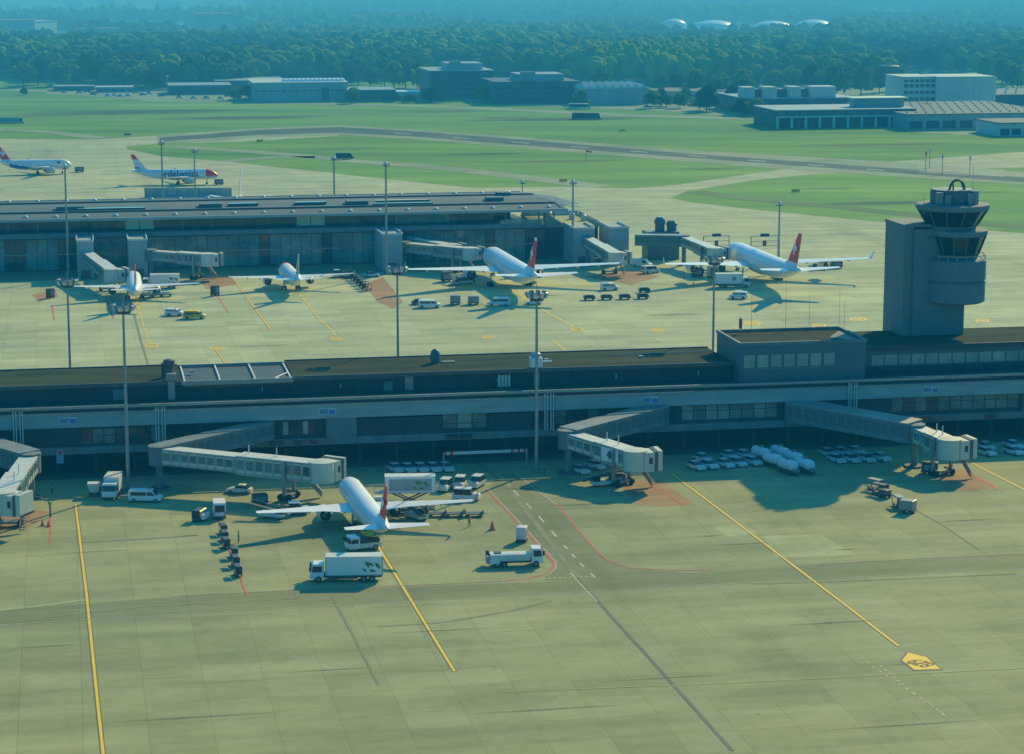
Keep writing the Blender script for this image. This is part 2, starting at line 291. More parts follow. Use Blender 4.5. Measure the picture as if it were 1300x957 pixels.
line('red_line', [(708, 640), (735, 674), (760, 702), (775, 714), (800, 720.5), (850, 723.5), (905, 724)], .24, 'redpaint', .06)
line('white_line', [(650, 595), (680, 621), (706, 640)], .16, 'pale', .06)
line('red_line', [(270, 646), (284, 676), (298, 712), (313, 756)], .24, 'redpaint', .06)
line('red_line', [(64, 648), (64, 672), (63, 690)], .24, 'redpaint', .06)
line('red_line', [(1040, 716), (1160, 709), (1300, 702.5), (1500, 692)], .22, 'pink', .06)
line('red_line', [(1150, 640), (1200, 668), (1242, 697)], .3, 'tarsoft', .06)
line('red_line', [(1225, 598), (1262, 616), (1266, 621)], .5, 'redpaint', .06)
line('red_line', [(820, 613), (870, 641)], .3, 'redpaint', .06)
line('red_line', [(66, 388), (69, 407)], .35, 'redpaint', .06); line('red_line', [(136, 382), (144, 405)], .4, 'redpaint', .06)
line('red_line', [(275, 375), (290, 398)], .3, 'redpaint', .06); line('red_line', [(474, 366), (497, 392)], .3, 'redpaint', .06)
line('white_line', [(-100, 802), (0, 793), (650, 756), (1000, 737), (1300, 722), (1500, 712)], .16, 'pale', .06)
line('white_line', [(375, 402), (432, 401)], .3, 'pale', .06); line('white_line', [(205, 382), (212, 400)], .3, 'pale', .06); line('white_line', [(415, 404), (440, 432)], .25, 'pale', .06); line('white_line', [(233, 441), (246, 441.5)], .4, 'pale', .06)
dashes('white_dashes', [(636, 604), (652, 622), (684, 655), (716, 692), (736, 714), (764, 741)], .28, 'pale', 10, .4)
dashes('white_dashes', [(656, 736), (756, 731)], .3, 'pale', 15, .45)
line('tar_line', [(590, 575), (640, 612), (700, 690), (733, 733)], .9, 'tarsoft', .055)
line('tar_line', [(733, 733), (785, 792), (820, 830), (854, 868), (930, 953)], .5, 'tar', .055)
line('white_line', [(724, 727), (742, 747), (758, 763)], .2, 'pale', .06)
line('tar_line', [(170, 400), (180, 437), (190, 470)], .5, 'tarsoft', .055)
line('tar_line', [(415, 745), (445, 800), (480, 868)], .35, 'tarsoft', .055)
line('white_line', [(-80, 780), (0, 774), (60, 768), (108, 761)], 1.1, 'slab', .055)
line('tar_line', [(105, 688), (180, 684), (250, 679)], .8, 'tarsoft', .05)
tyre = mat('tyre_marks', (.30, .305, .17), .9, var=.15, scale=.25, spec=.1)
for pts in ([(700, 762), (650, 775), (560, 790), (480, 795)], [(1290, 728), (1180, 733), (1080, 737), (960, 741)], [(380, 759), (300, 764), (180, 770), (60, 783)]):
    strip('tyre_mark', pts, .5, tyre, .052)
def soft_mat(name, col, strength, ns=2.2):
    m = bpy.data.materials.new(name); m.use_nodes = True; nt = m.node_tree; N, L = nt.nodes, nt.links
    b = N['Principled BSDF']; b.inputs['Base Color'].default_value = (*col, 1); b.inputs['Roughness'].default_value = .95; b.inputs['Specular IOR Level'].default_value = .1
    tc = N.new('ShaderNodeTexCoord'); ln = N.new('ShaderNodeVectorMath'); ln.operation = 'LENGTH'; L.new(tc.outputs['Object'], ln.inputs[0])
    no = N.new('ShaderNodeTexNoise'); no.inputs['Scale'].default_value = ns; no.inputs['Detail'].default_value = 6; L.new(tc.outputs['Object'], no.inputs['Vector'])
    ad = N.new('ShaderNodeMath'); ad.operation = 'MULTIPLY_ADD'; ad.inputs[1].default_value = .9; L.new(no.outputs['Fac'], ad.inputs[0]); L.new(ln.outputs['Value'], ad.inputs[2])
    mr = N.new('ShaderNodeMapRange'); mr.inputs['From Min'].default_value = .55; mr.inputs['From Max'].default_value = 1.30; mr.inputs['To Min'].default_value = strength; mr.inputs['To Max'].default_value = 0.
    L.new(ad.outputs[0], mr.inputs['Value']); L.new(mr.outputs['Result'], b.inputs['Alpha']); return m
SOFT = dict(stain=soft_mat('concrete_stain', (.20, .215, .13), .65), pale=soft_mat('pale_scuff', (.50, .50, .30), .6), oil=soft_mat('oil_stain', (.10, .11, .08), .7), dull=soft_mat('dull_grass_patch', (.12, .155, .11), .8), dry=soft_mat('dry_grass_patch', (.22, .25, .10), .7))
def soft(name, px, py, rx, ry, m, z=.028):
    x, y = at(px, py); s = (py+61)*.984/H; o = MB().poly([(1.1*math.cos(k*math.pi/12), 1.1*math.sin(k*math.pi/12)) for k in range(24)]).build(name, SOFT[m])
    o.location = (x, y, z); o.rotation_euler = (0, 0, TH); o.scale = (rx/s, ry*(y/s)/(py+61), 1); tag(o, kind='structure')
zz = .0662
for px, py, rx, ry, m in [(945, 690, 60, 9, 'stain'), (1075, 697, 24, 9, 'stain'), (1160, 842, 60, 9, 'stain'), (900, 680, 30, 8, 'stain'), (1060, 790, 90, 12, 'stain'), (330, 690, 60, 9, 'stain'), (560, 800, 100, 9, 'stain'), (740, 640, 60, 9, 'stain'), (1230, 660, 60, 10, 'stain'), (120, 700, 80, 6, 'stain'), (240, 680, 26, 4, 'oil'), (770, 765, 8, 2, 'oil'), (330, 848, 9, 2, 'oil'), (950, 718, 8, 2, 'oil'),
        (430, 662, 40, 10, 'oil'), (660, 620, 40, 12, 'stain'), (380, 700, 34, 5, 'pale'), (660, 800, 60, 6, 'pale'), (200, 860, 90, 8, 'pale'), (980, 640, 40, 6, 'pale'), (420, 850, 80, 10, 'stain'), (60, 820, 60, 12, 'stain'), (850, 860, 120, 10, 'stain'), (700, 900, 160, 14, 'stain'), (250, 910, 160, 14, 'stain'), (1150, 920, 140, 14, 'stain'), (560, 850, 60, 6, 'pale'), (540, 437, 60, 5, 'pale'), (330, 440, 60, 5, 'stain'), (860, 400, 60, 5, 'stain'), (690, 376, 30, 4, 'oil'), (960, 352, 30, 4, 'oil'), (370, 372, 24, 4, 'oil'), (165, 388, 24, 4, 'oil'), (1110, 360, 50, 4, 'pale'), (1230, 330, 60, 6, 'stain')]:
    soft('ground_stain', px, py, rx, ry, m, zz); zz += .0004
for px, py, rx, ry, m in [(170, 143, 190, 9, 'dull'), (310, 150, 160, 7, 'dull'), (710, 152, 160, 6, 'dull'), (60, 147, 80, 4, 'dry'), (560, 142, 90, 4, 'dry'), (640, 150, 60, 4, 'dry'), (1120, 184, 160, 6, 'dry'), (980, 165, 70, 4, 'dry'), (720, 205, 120, 6, 'dry'), (620, 196, 80, 4, 'dull'), (1140, 258, 160, 10, 'dull'), (1230, 245, 90, 6, 'dry'), (420, 190, 90, 4, 'dry'), (900, 215, 60, 5, 'dry'), (1050, 240, 60, 4, 'dry')]:
    soft('grass_patch', px, py, rx, ry, m, zz-.045); zz += .0004
# ------------------------------------------------------------------ near pier
pa = thing('terminal_pier', 'long dark near pier with pale concrete parapet band and open ground level beneath the tower', 'terminal', OA, TH)
X0, X1 = -150., 190.
def win_row(x0, x1, n, y, z0, z1, parent, pal=('pane', 'paned'), split=None, gap=.22, name='window'):
    w = (x1-x0)/n
    for k in range(n):
        a, b = x0+k*w+gap/2, x0+(k+1)*w-gap/2
        mb = MB().box(a, b, y-.02, y+.06, z0, z1)
        o = mb.build(name, M[rng.choice(pal)], parent)
        if split is not None:
            MB().box(a-.001, b+.001, y-.05, y-.021, z0+(z1-z0)*split, z0+(z1-z0)*split+.12).build('glazing_bar', M['dark'], o)
tag(MB().poly([fr(OA, X0, -2), fr(OA, X1, -2), fr(OA, X1, 24), fr(OA, X0, 24)], .07).build('covered_pavement', M['under']), kind='structure')  # paving coloured extra dark to deepen the shade under the pier
MB().box(X0, X1, .9, 20.5, 3.9, 12.1).build('wall', M['wall'], pa)
MB().box(X0, X1, 11.5, 12, 0, 3.9).build('undercroft_wall', M['soffit'], pa)  # near-black colour deepens the shade of the open ground level
for k in range(52):
    x = X0+4+k*6.6
    MB().box(x-.3, x+.3, 1.6, 2.2, 0, 3.9).build('column', M['wall'], pa)  # columns coloured dark as part of the painted shade
# ledge under the windows, parapet band above, both proud of the wall
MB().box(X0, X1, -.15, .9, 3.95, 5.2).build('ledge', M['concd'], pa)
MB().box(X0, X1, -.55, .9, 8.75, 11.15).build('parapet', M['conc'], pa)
pr = MB().box(X0, X1, -.75, .3, 11.15, 11.3); pr.build('coping', M['steel'], pa)
rl = MB().box(X0, X1, -.7, -.2, 12.0, 12.45)
ro = rl.build('railing', M['steel'], pa)
for k in range(69):
    x = X0+2.5+k*4.9; MB().box(x-.07, x+.07, -.5, -.36, 11.3, 12.0).build('railing_post', M['dgrey'], ro)
MB().box(X0, X1, .4, .5, 11.3, 12.05).build('gutter', M['dark'], pa)
# window groups of the middle storey
yF = .84
win_row(31.5, 49.6, 8, yF, 5.75, 8.35, pa, ('paned', 'pane2', 'pane2'), .62)
win_row(71.5, 96.5, 11, yF, 5.9, 8.4, pa, ('paned', 'paned', 'glass'), .62)
win_row(74.5, 96.5, 9, -.16, 4.05, 5.0, pa, ('paned', 'glass'), None)
win_row(-12.5, -4.4, 3, yF, 5.9, 8.5, pa, ('paned', 'paned', 'pane'), .3)
win_row(-12.3, -4.6, 3, -.16, 4.1, 5.0, pa, ('paned', 'glass'), None)
win_row(-41.0, -35.2, 5, yF, 5.8, 8.1, pa, ('pane', 'glass', 'glass', 'pane'), None)
win_row(-46.5, -33.5, 9, -.16, 4.15, 5.05, pa, ('paned', 'paned', 'glass'), None)
win_row(-76, -56, 10, yF, 5.6, 8.1, pa, ('glass', 'glass', 'paned'), .5)
win_row(4, 16, 6, yF, 5.9, 8.4, pa, ('glass', 'glass', 'paned'), .5)
win_row(22, 30.5, 5, yF, 5.9, 8.4, pa, ('paned', 'glass'), .5)
for a, b in [(-33.4, -28), (-44.5, -42.5), (51, 56.5), (97, 104)]:
    MB().box(a, b, -.3, .9, 5.2, 8.75).build('wall_panel', M['concd'], pa)
for a, b in [(-28, -12.8), (-4.2, 3.6)]:
    MB().box(a, b, .3, .9, 5.2, 8.3).build('louvre_panel', M['wall'], pa)
# bundles of four slim pipes running down the parapet
for lx in (-86.5, -62.3, 6.6, 63.4):
    for d in (-.75, -.3, .35, .8): MB().tube((lx+d, -.8, 5.2 if lx < 60 else 6.3), (lx+d, -.8, 11.9), .11, n=6).build('pipe', M['offwhite'], pa)
# recessed upper storey and roof
MB().box(X0, 42.2, 6.2, 20.6, 12.1, 14.7).build('upper_wall', M['wall'], pa)
MB().box(X0, -58.2, 5.4, 21.3, 14.7, 15.15).build('roof', M['gravel'], pa)
MB().box(-38.5, 42.2, 5.4, 22.2, 14.7, 15.15).build('roof', M['gravel'], pa)
for a, b in [(X0, -58.2), (-38.5, 42.2)]:
    MB().box(a, b, 5.15, 5.4, 14.6, 15.3).build('eave', M['roofe'] if False else M['dgrey'], pa)
    MB().box(a, b, 21.3 if a < -60 else 22.2, 21.6 if a < -60 else 22.5, 14.6, 15.35).build('eave', M['dgrey'], pa)
# sunken glazed bay in the roof with pale rafters
bay = MB().box(-58.2, -38.5, 5.4, 21.3, 13.9, 14.3).build('roof_glazing', M['glass'], pa)
MB().box(-58.2, -38.5, 5.15, 5.45, 14.4, 15.2).build('beam', M['steel'], bay); MB().box(-58.2, -38.5, 21.2, 21.5, 14.4, 15.2).build('beam', M['steel'], bay)
for x in (-57.6, -51.4, -45.2, -38.9): MB().box(x-.14, x+.14, 5.5, 21.2, 14.75, 15.05).build('rafter', M['offwhite'], bay)
MB().tube((-42, 5.6, 14.95), (-39, 11, 14.95), .12).build('brace', M['offwhite'], bay)
# upper wall fittings
for lx, z0, z1, w, mm in [(-17.7, 12.2, 14.3, 1.5, 'steel'), (-69, 12.2, 13.9, 2.2, 'concd'), (-21.5, 12.2, 13.7, 1.6, 'concd')]:
    v = MB().box(lx-w/2, lx+w/2, 5.7, 6.2, z0, z1).box(lx-w/2-.1, lx+w/2+.1, 5.6, 6.2, z1, z1+.15).build('vent_box', M[mm], pa)
for d in (-.9, -.3, .3, .9):
    MB().box(-.4+d-.2, -.4+d+.2, 5.4, 6.2, 12.2, 14.2).build('duct', M['offwhite'], pa)
for lx in (-1.5, -44, 20.5, 36, -70, -30): MB().box(lx-.06, lx+.06, 6.05, 6.2, 12.8, 13.6).build('wall_lamp', M['lamp'], pa)
for lx in (-56, 27, 9): MB().box(lx-.4, lx+.4, 13.2, 14.0, 15.15, 15.5).build('roof_vent', M['steel'], pa)
MB().tube((22, 17, 15.3), (42, 17.5, 15.3), .07, n=6).build('roof_cable', M['offwhite'], pa)
# right wing with its window band
MB().box(66.9, X1, 6.2, 22.3, 12.1, 16.75).build('upper_wall', M['towerd'], pa)
MB().box(66.9, X1, 5.3, 23.2, 16.75, 17.2).build('roof', M['gravel'], pa)
MB().box(66.9, X1, 5.0, 5.3, 16.6, 17.35).build('eave', M['wall'], pa)
win_row(69.2, 109, 15, 6.15, 13.55, 15.45, pa, ('pane', 'pane2'), None, .3)
MB().box(66.95, X1, 6.0, 6.2, 12.15, 13.3).build('spandrel', M['wall'], pa)
# rooftop office box
bx = thing('rooftop_office', 'dark flat roofed office block with seven pale windows left of the tower', 'building', fr(OA, 42.7, 2.2), TH)
W_, D_ = 24.1, 15.5
MB().box(0, W_, 0, D_, 11.32, 18.7).build('wall', M['towerd'], bx)
MB().box(.5, W_-.5, .5, D_-.5, 18.7, 18.75).build('roof', M['gravel'], bx)
mb = MB().box(-.15, W_+.15, -.15, .4, 18.7, 19.25).box(-.15, W_+.15, D_-.4, D_+.15, 18.7, 19.25).box(-.15, .4, .4, D_-.4, 18.7, 19.25).box(W_-.4, W_+.15, .4, D_-.4, 18.7, 19.25)
mb.build('parapet', M['concd'], bx)
win_row(.6, 18.3, 7, -.03, 14.6, 16.9, bx, ('pane', 'pane2'), None, .5)
MB().box(.0, 18.6, -.1, .0, 14.2, 14.45).build('sill', M['concd'], bx)
MB().prism([(19.0, 6), (W_-.45, 1.2), (W_-.45, 14)], 18.75, 18.8).build('roof_shadow_patch', M['wall'], bx)  # flat dark triangle painted on the roof as a shadow
# small items standing on the near pier roof
def rooftop(name, label, cat, lx, ly, z, group=None): return thing(name, label, cat, fr(OA, lx, ly), TH, group, z)
t = rooftop('roof_dome', 'small dark dome vent standing on the gravel roof of the near pier', 'roof vent', -11.5, 15, 15.15)
MB().lathe([(.75, 0), (.9, .5), (.95, 1.5), (.8, 2.1), (.45, 2.5), (.05, 2.65)], 14).build('cowl', M['towerd'], t, 40); MB().box(1.2, 3.6, -.6, .6, 0, .25).build('base_slab', M['concd'], t)
t = rooftop('roof_camera_unit', 'white equipment cabinet with arm on a pale post at the near pier roof edge', 'equipment', 5.6, 7.6, 12.1)
MB().box(-.55, .55, -2.2, -1.4, 0, 3.2).build('post', M['concd'], t); MB().box(-1.1, 1.1, -2.2, -.4, 3.25, 5.0).build('cabinet', M['white'], t, bevel=.1)
MB().lathe([(.9, 0), (.9, .7), (.3, 1.0)], 12, (0, -1.2, 5.0)).build('drum', M['ltblue'], t); MB().obox((1.9, -1.2, 4.2), (2.2, .25, .2)).build('arm', M['white'], t)
t = rooftop('ventilation_stack', 'dark stack with pale column at the left end of the glazed roof bay', 'chimney', -60.0, 6.0, 12.1)
MB().box(-.6, .6, -1.3, -.5, 0, 3.2).build('column', M['steel'], t); MB().lathe([(.7, 3.2), (.7, 5.2), (1.0, 5.5), (1.0, 6.4), (.5, 6.6)], 12, (-.2, 1.6, 0)).build('flue', M['dgrey'], t)
MB().box(-.9, .9, -.9, .5, 3.25, 4.3).build('hood', M['grey'], t); MB().box(-1.5, -.7, 3, 4.2, 3.1, 5.6).build('cabinet', M['dgrey'], t)
t = rooftop('aerial_mast', 'short red topped aerial on the left corner of the rooftop office', 'aerial', 46.6, 15.4, 18.75)
MB().tube((0, 0, 0), (0, 0, 3.2), .07, n=6).build('pole', M['steel'], t); MB().box(-.25, .25, -.25, .25, 1.0, 2.9).build('beacon', M['red'], t)
for i, (lx, ly, zb, h) in enumerate([(49.2, 17, 18.75, 13), (56, 17.2, 18.75, 12), (60.5, 16.8, 18.75, 9), (68.2, 22, 17.2, 11), (68.9, 21, 17.2, 8)]):
    t = rooftop('whip_antenna', ['tall thin whip antenna at the left of the rooftop office roof', 'thin whip antenna at mid back of the rooftop office roof', 'shorter whip antenna on the rooftop office roof', 'tall thin antenna on the pier roof just right of the office', 'lower thin antenna beside the tall one right of the office'][i], 'antenna', lx, ly, zb, 'whip antennas on the pier roof')
    MB().tube((0, 0, 0), (0, 0, h*.8), .04, .02, n=6).build('rod', M['steel'], t); MB().lathe([(.25, 0), (.12, .5)], 8).build('foot', M['dgrey'], t)
# blue stand signs on the parapet
for i, (lx, lb) in enumerate([(-78.1, 'small blue gate sign on the parapet at the left edge of the near pier'), (-33.2, 'blue gate sign on the parapet above the fixed walkway of the parked front jet'), (25.2, 'blue gate sign on the parapet above the middle jet bridge'), (78.5, 'blue gate sign on the parapet right of the pipe bundle under the tower')]):
    t = thing('gate_sign', lb, 'sign', fr(OA, lx, -.56), TH, 'blue gate signs along the parapet', 10.0)
    MB().box(-1.5, 1.5, -.16, 0, -.6, .6).build('frame', M['offwhite'], t); MB().box(-1.38, .35, -.2, -.161, -.48, .48).build('panel', M['ltblue'], t); MB().box(.42, 1.38, -.2, -.161, -.48, .3).build('number_panel', M['blue'], t)
    g = MB()
    for k, x in enumerate((-1.2, -.75, -.3)): g.box(x, x+.08, -.225, -.201, -.3, .3).box(x+.2, x+.28, -.225, -.201, -.3, .3).box(x+.08, x+.2, -.225, -.201, .2 if k != 1 else -.3, .3 if k != 1 else -.2)
    g.build('glyph', M['navy'], t)
# ------------------------------------------------------------------ control tower
ct = thing('control_tower', 'dark concrete control tower with round drum and two flared glazed cabs above the near pier', 'control tower', fr(OA, 84.3, 16.2), TH)
MB().box(-5.4, -3.6, .35, 11, 12, 38.0).box(-3.6, 6.9, 0, 11, 12, 37.6).build('shaft', M['tower'], ct)
MB().box(-5.5, 1, .2, 11.2, 38.0, 38.5).build('shaft_cap', M['concd'], ct)
for k in range(2): MB().box(-.9+k*.7, -.5+k*.7, -.06, 0, 35.8, 36.3).build('vent', M['soffit'], ct)
for x in (-3.6, ): MB().box(x-.1, x+.1, -.08, .0, 12, 37.4).build('pilaster', M['towerd'], ct)
dc = (5.2, .9, 0)
MB().lathe([(5.2, 23.5), (5.75, 23.8), (5.75, 27.5), (5.45, 27.55), (5.45, 27.95), (5.8, 28), (5.8, 31.7), (5.5, 31.9), (2, 32.0)], 40, dc).build('drum', M['tower'], ct, 35)
MB().lathe([(5.83, 27.4), (5.83, 27.62), (5.5, 27.6)], 40, dc, False).build('drum_trim', M['towerd'], ct)
rg = MB()
for k in range(20):
    a = 2*math.pi*k/20; rg.tube((dc[0]+5.6*math.cos(a), dc[1]+5.6*math.sin(a), 31.8), (dc[0]+5.6*math.cos(a), dc[1]+5.6*math.sin(a), 32.7), .06, n=5)
rg.lathe([(5.55, 32.65), (5.65, 32.65), (5.65, 32.78), (5.55, 32.78)], 40, dc, False).build('drum_railing', M['steel'], ct)
def cab(c, r0, r1, z0, z1, nm, n=12):
    base = MB().lathe([(r0*.98, z0-.6), (r0, z0), (r0*1.03, z0+.35)], n, c).build('cab_base', M['towerd'], ct)
    g = MB().lathe([(r0*1.0, z0+.35), (r1*.965, z1-.9)], n, c).build(nm, M['cabglass'], ct)
    mu = MB()
    for k in range(n):
        a = 2*math.pi*k/n; mu.tube((c[0]+r0*1.03*math.cos(a), c[1]+r0*1.03*math.sin(a), z0+.3), (c[0]+r1*.985*math.cos(a), c[1]+r1*.985*math.sin(a), z1-.85), .14, n=5)
    mu.build('mullion', M['towerd'], g)
    MB().lathe([(r1*.97, z1-.95), (r1*1.03, z1-.75), (r1*1.04, z1+.1), (r1*.98, z1+.25), (.5, z1+.25)], n, c).build('cab_roof', M['concd'], ct)
cab((5.5, .9, 0), 3.9, 5.4, 32.4, 37.2, 'cab_window'); cab((4.3, 1.3, 0), 4.7, 6.8, 37.9, 42.1, 'cab_window')
MB().lathe([(4.1, 42.4), (4.15, 44.6), (3.9, 45.0), (.4, 45.1)], 14, (4.3, 1.6, 0)).build('roof_hut', M['towerd'], ct)
for dx, dz in [(-3.6, 2.3), (3.4, 2.5), (-2.2, 1.9), (2.2, 2.0)]: MB().box(4.3+dx-.6, 4.3+dx+.6, -3.1+abs(dx)*.35, -2.2+abs(dx)*.35, 42.4, 42.4+dz).build('roof_box', M['grey'], ct)
ar = MB(); pr_ = None
for k in range(13):
    a = math.pi*k/12; p = (4.5-1.5*math.cos(a), -.4, 44.9+2.0*math.sin(a))
    if pr_: ar.tube(pr_, p, .24, n=7)
    pr_ = p
ar.tube((3.0, -3.0, 42.4), (3.6, -.5, 46.4), .16).tube((6.0, -2.6, 42.4), (5.4, -.5, 46.2), .16); ar.build('antenna_arch', M['dgrey'], ct)
for x, y, h in [(8.2, 1, 7.5), (7.4, -2, 3.2), (.6, 1, 2.6), (-1.9, 0, 2.0)]: MB().tube((x, y, 42.3), (x, y, 42.3+h), .06, .03, n=5).build('aerial', M['steel'], ct)
for k in range(7): MB().box(-3.4, 6.8, -.03, .0, 15.2+k*3.3, 15.28+k*3.3).build('panel_joint', M['towerd'], ct)
# ------------------------------------------------------------------ jet bridges
def V2(p, z): return Vector((p[0], p[1], z))
def tunnel(p0, p1, w, h, drop=0.):      # inclined box between two floor points
    d = (p1-p0); f = Vector((d.x, d.y, 0)).normalized(); s = Vector((-f.y, f.x, 0))*w/2; u = Vector((0, 0, h))
    r = lambda p: [p-s, p+s, p+s+u, p-s+u]
    return MB().loft([r(p0), r(p1)])
def jet_bridge(label, rot_px, cab_px, zr, zc, group, rot_foot=None, walk=None, mats=('cream', 'cream'), cabdir=None, sc_=1., logo=False, boom=True, wlow=None):
    """rot_px / cab_px are the ground points under the rotunda and under the cab; zr and zc their floor heights"""
    A, B = Vector(at(*rot_px)), Vector(at(*cab_px)); d = (B-A); Ld = d.length; ang = math.atan2(d.y, d.x)
    t = thing('jet_bridge', label, 'jet bridge', A, ang, group)
    f, g_ = M[mats[0]], M[mats[1]]
    MB().tube((0, 0, 0), (0, 0, zr), .62, .62, 14).build('column', M['concd'], t, 40); MB().lathe([(1.9, 0), (1.7, .35)], 16).build('foot', M['dgrey'], t)
    MB().lathe([(1.75, zr-.15), (1.75, zr+2.9), (1.85, zr+2.95), (1.85, zr+3.15), (.1, zr+3.3)], 18).build('rotunda', M['concd'], t, 40)
    m = Ld*.52; zm = zr+(zc-zr)*.52
    ta = tunnel(Vector((1.3, 0, zr+.1)), Vector((m+.6, 0, zm+.1)), 2.9, 2.65).build('tunnel', g_, t)
    tb = tunnel(Vector((m-.5, 0, zm-.1)), Vector((Ld-1.2, 0, zc-.1)), 3.35, 3.05).build('tunnel', g_, t)
    for tn, xa, xb, w, h, o0 in ((ta, 1.3, m+.6, 2.9, 2.65, .1), (tb, m-.5, Ld-1.2, 3.35, 3.05, -.1)):
        zz = lambda x: zr+(zc-zr)*x/Ld+o0
        tunnel(Vector((xa, 0, zz(xa)+h+.003)), Vector((xb, 0, zz(xb)+h+.003)), w+.12, .16).build('roof', M['offwhite'], tn)
        rb = MB(); n = max(2, int((xb-xa)/1.6))
        for k in range(n+1):
            x = xa+(xb-xa)*k/n
            for s in (-1, 1): rb.obox((x, s*(w/2+.04), zz(x)+h/2), (.12, .1, h*.96))
        for s in (-1, 1):
            for q in (.12, h-.2): rb.loft([[(xa, s*(w/2+.02), zz(xa)+q), (xa, s*(w/2+.1), zz(xa)+q), (xa, s*(w/2+.1), zz(xa)+q+.16), (xa, s*(w/2+.02), zz(xa)+q+.16)], [(xb, s*(w/2+.02), zz(xb)+q), (xb, s*(w/2+.1), zz(xb)+q), (xb, s*(w/2+.1), zz(xb)+q+.16), (xb, s*(w/2+.02), zz(xb)+q+.16)]])
        rb.build('frame', M['steel'], tn)
        for s in (-1, 1):
            gl = MB()
            for k in range(n):
                x0_, x1_ = xa+(xb-xa)*(k+.12)/n, xa+(xb-xa)*(k+.88)/n; y = s*(w/2+.015)
                gl.add([(x0_, y, zz(x0_)+.9), (x1_, y, zz(x1_)+.9), (x1_, y, zz(x1_)+h-.5), (x0_, y, zz(x0_)+h-.5)], [(0, 1, 2, 3)])
            gl.build('window', M['glassb'], tn)
    if logo:
        for s in (-1, 1):
            x = m+3.5; y = s*(3.35/2+.14); z = zr+(zc-zr)*x/Ld+.2
            pn = MB().box(x-2, x+2, min(y, y-s*.04), max(y, y-s*.04), z+.3, z+2.6).build('advert_panel', M['white'], tb)
            MB().add([(x, y+s*.02, z+.6), (x+.8, y+s*.02, z+1.4), (x, y+s*.02, z+2.3), (x-.8, y+s*.02, z+1.4)], [(0, 1, 2, 3)]).build('emblem', M['dgrey'], pn)
    # round cab with bellows hood
    cdv = 0 if cabdir is None else (cabdir-ang)
    cb = MB().lathe([(1.0, zc-.35), (2.1, zc-.25), (2.1, zc+3.0), (2.2, zc+3.05), (2.2, zc+3.25), (.1, zc+3.4)], 20, (Ld, 0, 0)).build('cab', f, t, 40)
    Mx = Matrix.Translation((Ld, 0, 0)) @ Matrix.Rotation(cdv, 4, 'Z')
    def cbox(nm, x0, x1, y0, y1, z0, z1, mm, par=cb):
        b = MB().box(x0, x1, y0, y1, z0, z1); b.v = [tuple(Mx @ Vector(q)) for q in b.v]; return b.build(nm, mm, par)
    cbox('cab_head', 1.2, 3.0, -1.9, 1.9, zc-.25, zc+3.05, f); cbox('bellows', 3.0, 3.5, -2.05, 2.05, zc-.15, zc+3.2, M['dgrey']); cbox('canopy', 3.5, 4.3, -2.0, 2.0, zc-.1, zc+3.3, g_); cbox('bumper', 4.3, 4.45, -1.9, 1.9, zc-.2, zc+.1, M['black'])
    cbox('cab_window', 2.0, 2.6, -1.93, 1.93, zc+1.1, zc+2.2, M['glass'])
    # drive column and wheels
    x = Ld*.80; zx = zr+(zc-zr)*.80
    mb = MB()
    for s in (-1, 1): mb.box(x-.25, x+.25, s*2.0-.22, s*2.0+.22, .9, zx+2.9)
    mb.box(x-.35, x+.35, -2.25, 2.25, zx-.7, zx-.25).box(x-.8, x+.8, -1.9, 1.9, .55, .95); mb.build('lift_column', M['grey'], t)
    for s in (-1, 1):
        for e in (-.7, .7): MB().tube((x+e, s*1.75-.25, .62), (x+e, s*1.75+.25, .62), .6, n=14).build('wheel', M['black'], t, 40)
    if boom:
        for q in (.55, .72): MB().tube((Ld*q, .6, zr+(zc-zr)*q+2.9), (Ld*q, .6, zr+(zc-zr)*q+4.6), .1, n=6).build('lamp_post', M['offwhite'], t)
    st = MB()
    for k in range(10): st.box(x+1.6+k*.32, x+1.95+k*.32, 2.4, 3.4, zc-.3-k*(zc-.5)/10, zc-.2-k*(zc-.5)/10)
    st.loft([[(x+1.6, 2.4, zc-.4), (x+1.6, 2.45, zc-.4), (x+1.6, 2.45, zc+.9), (x+1.6, 2.4, zc+.9)], [(x+4.9, 2.4, .1), (x+4.9, 2.45, .1), (x+4.9, 2.45, 1.3), (x+4.9, 2.4, 1.3)]]); st.build('service_stair', M['steel'], t)
    if walk:
        for (wp, zw, wd, hh) in walk:
            Wp = Vector(wp)-A; c, s_ = math.cos(-ang), math.sin(-ang); Lw = Vector((Wp.x*c-Wp.y*s_, Wp.x*s_+Wp.y*c, zw))
            wk = tunnel(Vector((0, 0, zr)), Lw, wd, hh).build('walkway', M['concd'], t)
            tunnel(Vector((0, 0, zr+hh+.004)), Lw+Vector((0, 0, hh+.004)), wd+.3, .2).build('walkway_roof', M['steel'], wk)
            dd = Lw-Vector((0, 0, zr)); ff = Vector((dd.x, dd.y, 0)).normalized(); ss = Vector((-ff.y, ff.x, 0))
            for s in (-1, 1):
                gl = MB(); n = 14
                for k in range(n):
                    q0, q1 = Vector((0, 0, zr))+dd*((k+.1)/n), Vector((0, 0, zr))+dd*((k+.9)/n); o_ = ss*(s*(wd/2+.02))
                    gl.add([q0+o_+Vector((0,0,.9)), q1+o_+Vector((0,0,.9)), q1+o_+Vector((0,0,hh-.5)), q0+o_+Vector((0,0,hh-.5))], [(0,1,2,3)])
                gl.build('window', M['towerd'], wk)
    return t
GA = 'jet bridges on the near pier'
jet_bridge('long cream jet bridge sloping from the near pier to the front jet', (203, 620), (409, 636), 4.4, 3.6, GA, walk=[(fr(OA, -43.5, .2), 5.4, 3.2, 3.0)], cabdir=R(60))
jet_bridge('middle cream jet bridge with emblem panel pointing to an empty stand', (721, 600), (806, 619), 4.6, 3.4, GA, walk=[(fr(OA, 27.5, .2), 5.6, 4.0, 3.2)], cabdir=R(10), logo=True)
